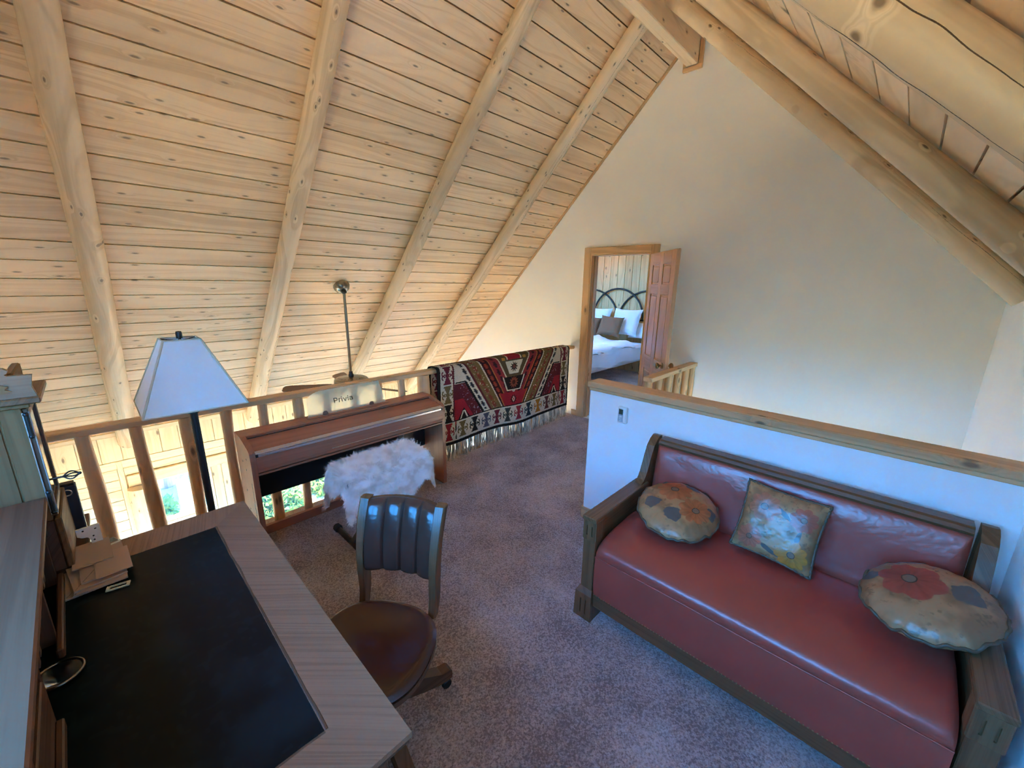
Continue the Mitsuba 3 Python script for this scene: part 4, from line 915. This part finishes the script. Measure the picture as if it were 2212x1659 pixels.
# swivel column, four splayed legs with casters
cp('swivel_plate', at(cbox((.16, .20, .03), .006), 0, 0, .388), 'black_metal')
cp('column', lathe([(0, .18), (.032, .18), (.034, .20), (.018, .22), (.018, .36), (.03, .375), (0, .375)], 20), 'black_metal', smooth=35)
cp('hub', lathe([(0, .10), (.045, .10), (.05, .12), (.05, .21), (.035, .225), (0, .225)], 20), 'oak_dark', (0, 0, 1), smooth=35)
for i in range(4):
    a = math.radians(52 + 90 * i); q = V(math.cos(a), math.sin(a), 0); s_ = V(-math.sin(a), math.cos(a), 0)
    pr_ = [(.03, .205), (.10, .200), (.20, .150), (.27, .112), (.305, .108), (.318, .098), (.318, .066), (.30, .060), (.25, .066), (.17, .092), (.10, .118), (.03, .112)]
    m = ext(Polygon(pr_), .046); m.apply_transform(frame(q, V(0, 0, 1), np.cross(q, V(0, 0, 1)), -np.cross(q, V(0, 0, 1)) * .023)); lk = cp('leg', m, 'oak_dark', q)
    w_ = lathe([(0, -.010), (.018, -.010), (.021, -.007), (.021, .007), (.018, .010), (0, .010)], 20); w_.apply_transform(frame(q, V(0, 0, 1), s_, q * .302 + V(0, 0, .0215))); w_.fix_normals()
    m = w_; m.apply_transform(CM); put(lk + '__caster_wheel', m, 'black_metal', smooth=35)
    m = tube([q * .300 + V(0, 0, .035), q * .298 + V(0, 0, .05), q * .297 + V(0, 0, .07)], .008, 8); m.apply_transform(CM); put(lk + '__caster_stem', m, 'black_metal')

# settle: oak frame, red leather seat and back
k = thing('leather_settee', 'oak framed settee with oxblood red leather seat and back against the half wall', 'settee')
def sp_(n, m, mt='oak_sofa', g=0, **kw): return put(k + '__' + n, m, mt, grain=g, **kw)
SX0, SX1 = -.978, .413
for side_, (xo, xi) in enumerate(((SX0, -.902), (SX1, .335))):
    a, b = min(xo, xi), max(xo, xi); d = 1 if xo < xi else -1
    # front post with two slots in its upper block and in its flared foot
    blk = minus(bx(a, b, 1.548, 1.625, .450, .562, .004), *[bx(a + .022 + j * .028, a + .029 + j * .028, 1.54, 1.556, .480, .535, .001) for j in (0, 1)])
    pk = sp_('front_post', bx(a + .004, b - .004, 1.553, 1.622, .16, .452, .003), g=2)
    put(pk + '__upper_block', blk, 'oak_sofa', grain=2)
    ft = ConvexHull(A([(a - .016, 1.530, 0), (b + .010, 1.530, 0), (a - .016, 1.64, 0), (b + .010, 1.64, 0), (a - .012, 1.534, .145), (b + .006, 1.534, .145), (a - .012, 1.64, .145), (b + .006, 1.64, .145), (a + .002, 1.551, .172), (b - .002, 1.551, .172), (a + .002, 1.63, .172), (b - .002, 1.63, .172)]))
    ftm = trimesh.Trimesh(ft.points, ft.simplices); ftm.fix_normals()
    ftm = minus(ftm, *[bx(a + .020 + j * .030, a + .028 + j * .030, 1.52, 1.541, .03, .115, .001) for j in (0, 1)])
    put(pk + '__foot', ftm, 'oak_sofa', grain=2)
    sp_('arm_panel', bx(a + .020, b - .020, 1.62, 2.16, .12, .562, .002), g=1)
    sp_('arm_rest', bx(a - .002, b + .002, 1.540, 2.10, .562, .586, .004), g=1)
    sp_('back_foot', bx(a + .004, b - .004, 2.10, 2.18, 0, .30, .003), g=2)
    pf = [(1.985, .584), (2.03, .588), (2.06, .605), (2.085, .64), (2.105, .69), (2.125, .74), (2.15, .79), (2.185, .822), (2.215, .835), (2.245, .832), (2.245, .30), (2.12, .30), (2.10, .56)]
    x0, x1 = (a + .020, b - .012) if d > 0 else (a + .012, b - .020)
    sp_('back_post', ext_yz(pf, x0, x1), g=2)
IA, IB = -.900, .333
sp_('top_rail', ext_yz([(2.165, .800), (2.160, .812), (2.168, .826), (2.180, .832), (2.240, .832), (2.243, .826), (2.243, .800)], IA + .004, IB - .004), g=0)
sp_('apron', bx(IA, IB, 1.556, 1.585, .082, .156, .003), g=0)
sp_('back_frame', bx(IA + .002, IB - .002, 2.225, 2.243, .30, .80, .002), g=0)
def bulge(u): return np.clip(np.minimum(u - IA, IB - u) / .05, 0, 1) ** .5
def prof_seat(u, w):
    # w runs from the back of the seat over the front roll down to the piping
    P = A([(2.150, .430), (2.10, .452), (2.02, .468), (1.92, .476), (1.82, .477), (1.72, .472), (1.65, .464), (1.60, .452), (1.572, .438), (1.555, .420), (1.549, .400), (1.551, .382)])
    s = np.r_[0, np.cumsum(np.linalg.norm(np.diff(P, axis=0), axis=1))]; s /= s[-1]
    from scipy.interpolate import PchipInterpolator as PI
    y, z = PI(s, P[:, 0])(w), PI(s, P[:, 1])(w)
    e = np.clip(np.minimum(u - IA, IB - u) / .035, 0, 1); e = np.sqrt(e * (2 - e))
    wr = (meshkit.fbm(np.stack([u * 3.2, w * 5, u * 0], -1), 3, 2) - .5) * .010
    return np.stack([u, y + (1 - e) * .012 * (w > .55), z - (1 - e) * .018 + wr * (w < .55)], -1)
us = np.r_[np.linspace(IA + .001, IA + .05, 8), np.linspace(IA + .07, IB - .07, 50), np.linspace(IB - .05, IB - .001, 8)]
m1, _ = grid(prof_seat, us, np.linspace(0, 1, 70))
if m1.face_normals[:, 2].mean() < 0: m1.invert()
sp_('seat', m1, 'leather_red', None, smooth=True)
m1, _ = grid(lambda u, w: np.stack([u, 1.551 + .004 * w - .009 * np.sin(np.pi * w) ** .7 + (1 - bulge(u)) * .006 + .0016 * (meshkit.fbm(np.stack([u * 6, w * 2, u * 0], -1), 2, 8) - .5), .381 - w * (.381 - .154)], -1), us, np.linspace(0, 1, 22))
if m1.face_normals[:, 1].mean() > 0: m1.invert()
sp_('front_panel', m1, 'leather_red', None, smooth=True)
put(k + '__piping', tube([(u, 1.5485, .381 + .0015 * math.sin(u * 9)) for u in np.linspace(IA + .002, IB - .002, 40)], .0034, 8), 'leather_red', smooth=True)
sp_('seat_box', bx(IA + .002, IB - .002, 1.60, 2.22, .16, .40, .002), 'oak_dark', 0)
def bkf(u, w):
    e = np.clip(np.minimum(np.minimum(u - IA, IB - u) / .06, np.minimum(w / .16, (1 - w) / .42)), 0, 1); e = np.sqrt(e * (2 - e))
    wr = (meshkit.fbm(np.stack([u * 4.5, w * 2.5, u * 0], -1), 3, 6) - .5) * .012
    return np.stack([u, 2.128 + .054 * w - .034 * e - wr * e, .425 + w * .380], -1)
m1, _ = grid(bkf, us, np.linspace(0, 1, 40))
if m1.face_normals[:, 1].mean() > 0: m1.invert()
sp_('back', m1, 'leather_red', None, smooth=True)
nl = sphere(.0032, 0, 0, 0, 1, (1, .6, 1))
ny = mikit.ply(nl, 'brass', smooth=True)
nlx = np.arange(IA + .008, IB - .004, .0139)
for i, x in enumerate(nlx):
    key = k + '__nail' + (f'_{i:03d}' if i else '')
    scene[key] = {**ny, 'to_world': T().translate([float(x), 1.5535, .1575])}

# painted leather cushions
def cushion_round(key, label, c, n, up, R, H, mt, sd):
    n, up = unit(n), A(up, float); x = unit(np.cross(up, n)); y = np.cross(n, x); M = frame(x, y, n, A(c, float))
    rr_ = np.linspace(0, 1, 34); tt_ = np.linspace(0, 2 * np.pi, 121)
    def edge_r(t): return R * (1 + .006 * np.sin(7 * t + sd) + .009 * np.sin(17 * t + 2 * sd + np.sin(3 * t)) + .006 * np.sin(31 * t))
    def face(sg):
        def fn(r, t):
            h = H * (1 - r ** 2.6) ** .62
            wr = np.clip((r - .45) / .55, 0, 1) * (1 - r ** 6) * .010 * (meshkit.noise(np.stack([np.cos(t) * 6, np.sin(t) * 6, r * 1.2 + sd], -1), 4) - .5) * 2
            wr = wr + .010 * (meshkit.fbm(np.stack([r * np.cos(t) * 3, r * np.sin(t) * 3, r * 0 + sd], -1), 3, 7) - .5)
            rr2 = edge_r(t) * r ** .9
            return np.stack([rr2 * np.cos(t), rr2 * np.sin(t), sg * (h + wr * (1 - r ** 8))], -1)
        return fn
    a_, ua = grid(face(1), rr_, tt_); b_, ub = grid(face(-1), rr_, tt_)
    nv = len(a_.vertices)
    m = trimesh.Trimesh(np.vstack([a_.vertices, b_.vertices]), np.vstack([a_.faces, b_.faces[:, ::-1] + nv]), process=False)
    uv = np.c_[np.r_[ua[:, 0] * np.cos(ua[:, 1]), ub[:, 0] * np.cos(ub[:, 1])], np.r_[ua[:, 0] * np.sin(ua[:, 1]), ub[:, 0] * np.sin(ub[:, 1])]]
    # weld normals across the seam of the turn by averaging: compute by a closed copy
    m.apply_transform(M)
    put(key, m, mt, smooth=True, uv=uv, label=label, cat_='cushion')
    t = np.linspace(0, 2 * np.pi, 140)[:-1]; er = edge_r(t)
    p = np.stack([er * np.cos(t), er * np.sin(t), .006 * np.sin(t * 11 + sd) + .004 * np.sin(t * 23)], -1) @ M[:3, :3].T + M[:3, 3]
    put(key + '__piping', tube(p, .0055, 8, closed=True, jitter=.25, sd=3), 'cushion_edge', smooth=True)
mat('cushion_edge', (.085, .055, .032), .5, .4)
cushion_round('round_cushion', 'round leather cushion with two orange flowers at the left end of the settee', (-.668, 1.935, .574), (.10, -.28, .95), (0, 1, .4), .192, .062, 'cushion_two', 1.)
cushion_round('large_round_cushion', 'large round leather cushion with one red flower on the right arm of the settee', (.235, 1.895, .622), (-.22, -.22, .95), (0, 1, .4), .182, .064, 'cushion_one', 2.4)
# square one
def cushion_square(key, label, c, n, up, hs, H, mt):
    n, up = unit(n), A(up, float); x = unit(np.cross(up, n)); y = np.cross(n, x); M = frame(x, y, n, A(c, float))
    g_ = np.linspace(-1, 1, 45)
    def face(sg):
        def fn(u, w):
            h = H * ((1 - u ** 4) * (1 - w ** 4)) ** .7; pin = 1 - .07 * (1 - w ** 2) * np.abs(u) ** 2
            pin2 = 1 - .07 * (1 - u ** 2) * np.abs(w) ** 2
            wr = .008 * (meshkit.fbm(np.stack([u * 2.2, w * 2.2, u * 0 + 4], -1), 3, 3) - .5) * (1 - u ** 8) * (1 - w ** 8)
            return np.stack([u * hs * pin, w * hs * pin2, sg * (h + wr)], -1)
        return fn
    a_, ua = grid(face(1), g_, g_); b_, ub = grid(face(-1), g_, g_)
    nv = len(a_.vertices)
    m = trimesh.Trimesh(np.vstack([a_.vertices, b_.vertices]), np.vstack([a_.faces, b_.faces[:, ::-1] + nv]), process=False); m.apply_transform(M)
    put(key, m, mt, smooth=True, uv=np.vstack([ua, ub]), label=label, cat_='cushion')
    ed = [(t, -1) for t in g_[:-1]] + [(1, t) for t in g_[:-1]] + [(-t, 1) for t in g_[:-1]] + [(-1, -t) for t in g_[:-1]]
    fz = face(1); p = np.concatenate([fz(A([u], float), A([w], float)) for u, w in ed]); p[:, 2] = .002 * np.sin(np.arange(len(p)) * 1.6)
    p = p @ M[:3, :3].T + M[:3, 3]; off = unit(M[:3, 2])
    tw = p + np.c_[.003 * np.sin(np.arange(len(p)) * 2.1)] * off
    put(key + '__laced_edge', tube(tw, .0058 + .0018 * np.sin(np.arange(len(p)) * 2.4), 7, closed=True), 'cushion_edge', smooth=True)
cushion_square('square_cushion', 'square leather cushion with four flowers leaning on the settee back', (-.248, 2.012, .644), (-.03, -.93, .37), (.045, .37, .93), .160, .048, 'cushion_sq')

# bed beyond the door
k = thing('bed', 'iron bed with a rumpled white duvet in the room beyond the door', 'bed')
bx0, bx1, by0, by1 = -4.95, -3.42, 5.0, 7.30
put(k + '__mattress', bx(bx0 + .04, bx1 - .04, by0 + .25, by1 - .02, .28, .60, .05), 'linen_white')
def duvet(u, w):
    # u across, w along; hangs down on both sides
    W2 = (bx1 - bx0) / 2; cx = (bx0 + bx1) / 2
    s = u; d = np.clip(np.abs(s) - W2 + .05, 0, None); R = .07; an = np.clip(d / R, 0, np.pi / 2); dn = np.clip(d - R * np.pi / 2, 0, None)
    y = by0 + w * (6.72 - by0)
    f = (meshkit.fbm(np.stack([s * 2.5, y * 2.5, s * 0], -1), 4, 5) - .5)
    x = cx + np.sign(s) * (np.minimum(np.abs(s), W2 - .05) + R * np.sin(an)) + np.sign(s) * (dn > 0) * (.05 * f + .02 * np.sin(y * 9))
    z = .69 - R * (1 - np.cos(an)) - dn + .16 * f * (dn <= 0) + .02 * np.sin(s * 14 + 5 * f) * (dn <= 0) + .03 * np.sin(y * 7 + 1) * (dn > 0)
    return np.stack([x, y, z], -1)
m1, _ = grid(duvet, np.linspace(-1.08, 1.08, 90), np.linspace(0, 1, 100))
if m1.face_normals[:, 2].sum() < 0: m1.invert()
put(k + '__duvet', m1, 'linen_white', smooth=True)
hc, hy_ = -4.155, by1 + .02
def arc(cx, r, t0, t1, y, top): return tube([(cx + r * math.cos(t), y, top - r + r * math.sin(t)) for t in np.linspace(t0, t1, 30)], .017, 10)
hb = [arc(hc, .54, -.05, math.pi + .05, hy_, 1.60), arc(hc + .62, .62, 1.2, math.pi - .05, hy_ + .03, 1.57), arc(hc - .62, .62, .05, math.pi - 1.2, hy_ + .03, 1.57)]
hd = put(k + '__headboard', cat(*hb, tube([(bx0 + .02, hy_, 1.02), (hc, hy_, 1.02), (bx1 - .02, hy_, 1.02)], .015, 10)), 'iron_bed', smooth=50)
for x in (bx0 + .02, bx1 - .02): put(k + '__headboard_post', tube([(x, hy_, 0), (x, hy_, .6), (x, hy_, 1.30)], .02, 10), 'iron_bed', smooth=40)
for x in (bx0 + .1, bx1 - .1):
    for y in (by0 + .3, by1 - .1): put(k + '__leg', tube([(x, y, 0), (x, y, .15), (x, y, .29)], .02, 8), 'iron_bed')
def pillow(key, label, c, n, up, hw_, hh, H, mt):
    n, up = unit(n), A(up, float); x = unit(np.cross(up, n)); y = np.cross(n, x); M = frame(x, y, n, A(c, float)); g_ = np.linspace(-1, 1, 25)
    def face(sg):
        return lambda u, w: np.stack([u * hw_ * (1 - .10 * (1 - w ** 2) * u ** 2), w * hh * (1 - .10 * (1 - u ** 2) * w ** 2), sg * (H * ((1 - u ** 4) * (1 - w ** 4)) ** .6 + .02 * (meshkit.fbm(np.stack([u * 1.6 + sg, w * 1.6, u * 0], -1), 3, 2) - .5) * (1 - u ** 6) * (1 - w ** 6))], -1)
    a_, _ = grid(face(1), g_, g_); b_, _ = grid(face(-1), g_, g_); nv = len(a_.vertices)
    m = trimesh.Trimesh(np.vstack([a_.vertices, b_.vertices]), np.vstack([a_.faces, b_.faces[:, ::-1] + nv]), process=False); m.apply_transform(M)
    put(key, m, mt, smooth=True, label=label, cat_='pillow')
pillow('white_pillow', 'large square white pillow on the bed, right one beside the door', (-3.84, 7.10, .985), (.0, -.92, .40), (0, .4, .92), .29, .27, .10, 'linen_white')
pillow('white_pillow', 'large square white pillow on the bed, left one against the headboard', (-4.48, 7.10, .975), (.0, -.92, .40), (0, .4, .92), .29, .27, .10, 'linen_white')
pillow('sham_pillow', 'plain white pillow lying behind the right white pillow', (-3.56, 7.215, .84), (.0, -.8, .6), (0, .6, .8), .22, .18, .05, 'linen_white')
pillow('brown_pillow', 'brown square pillow in the middle in front of the white pillows', (-4.00, 6.82, .915), (.10, -.88, .45), (0, .45, .88), .23, .20, .085, 'linen_brown')
pillow('brown_pillow', 'dark brown square pillow at the left, cut off by the door frame', (-4.47, 6.80, .885), (.20, -.88, .45), (0, .45, .88), .23, .20, .085, 'linen_brown')
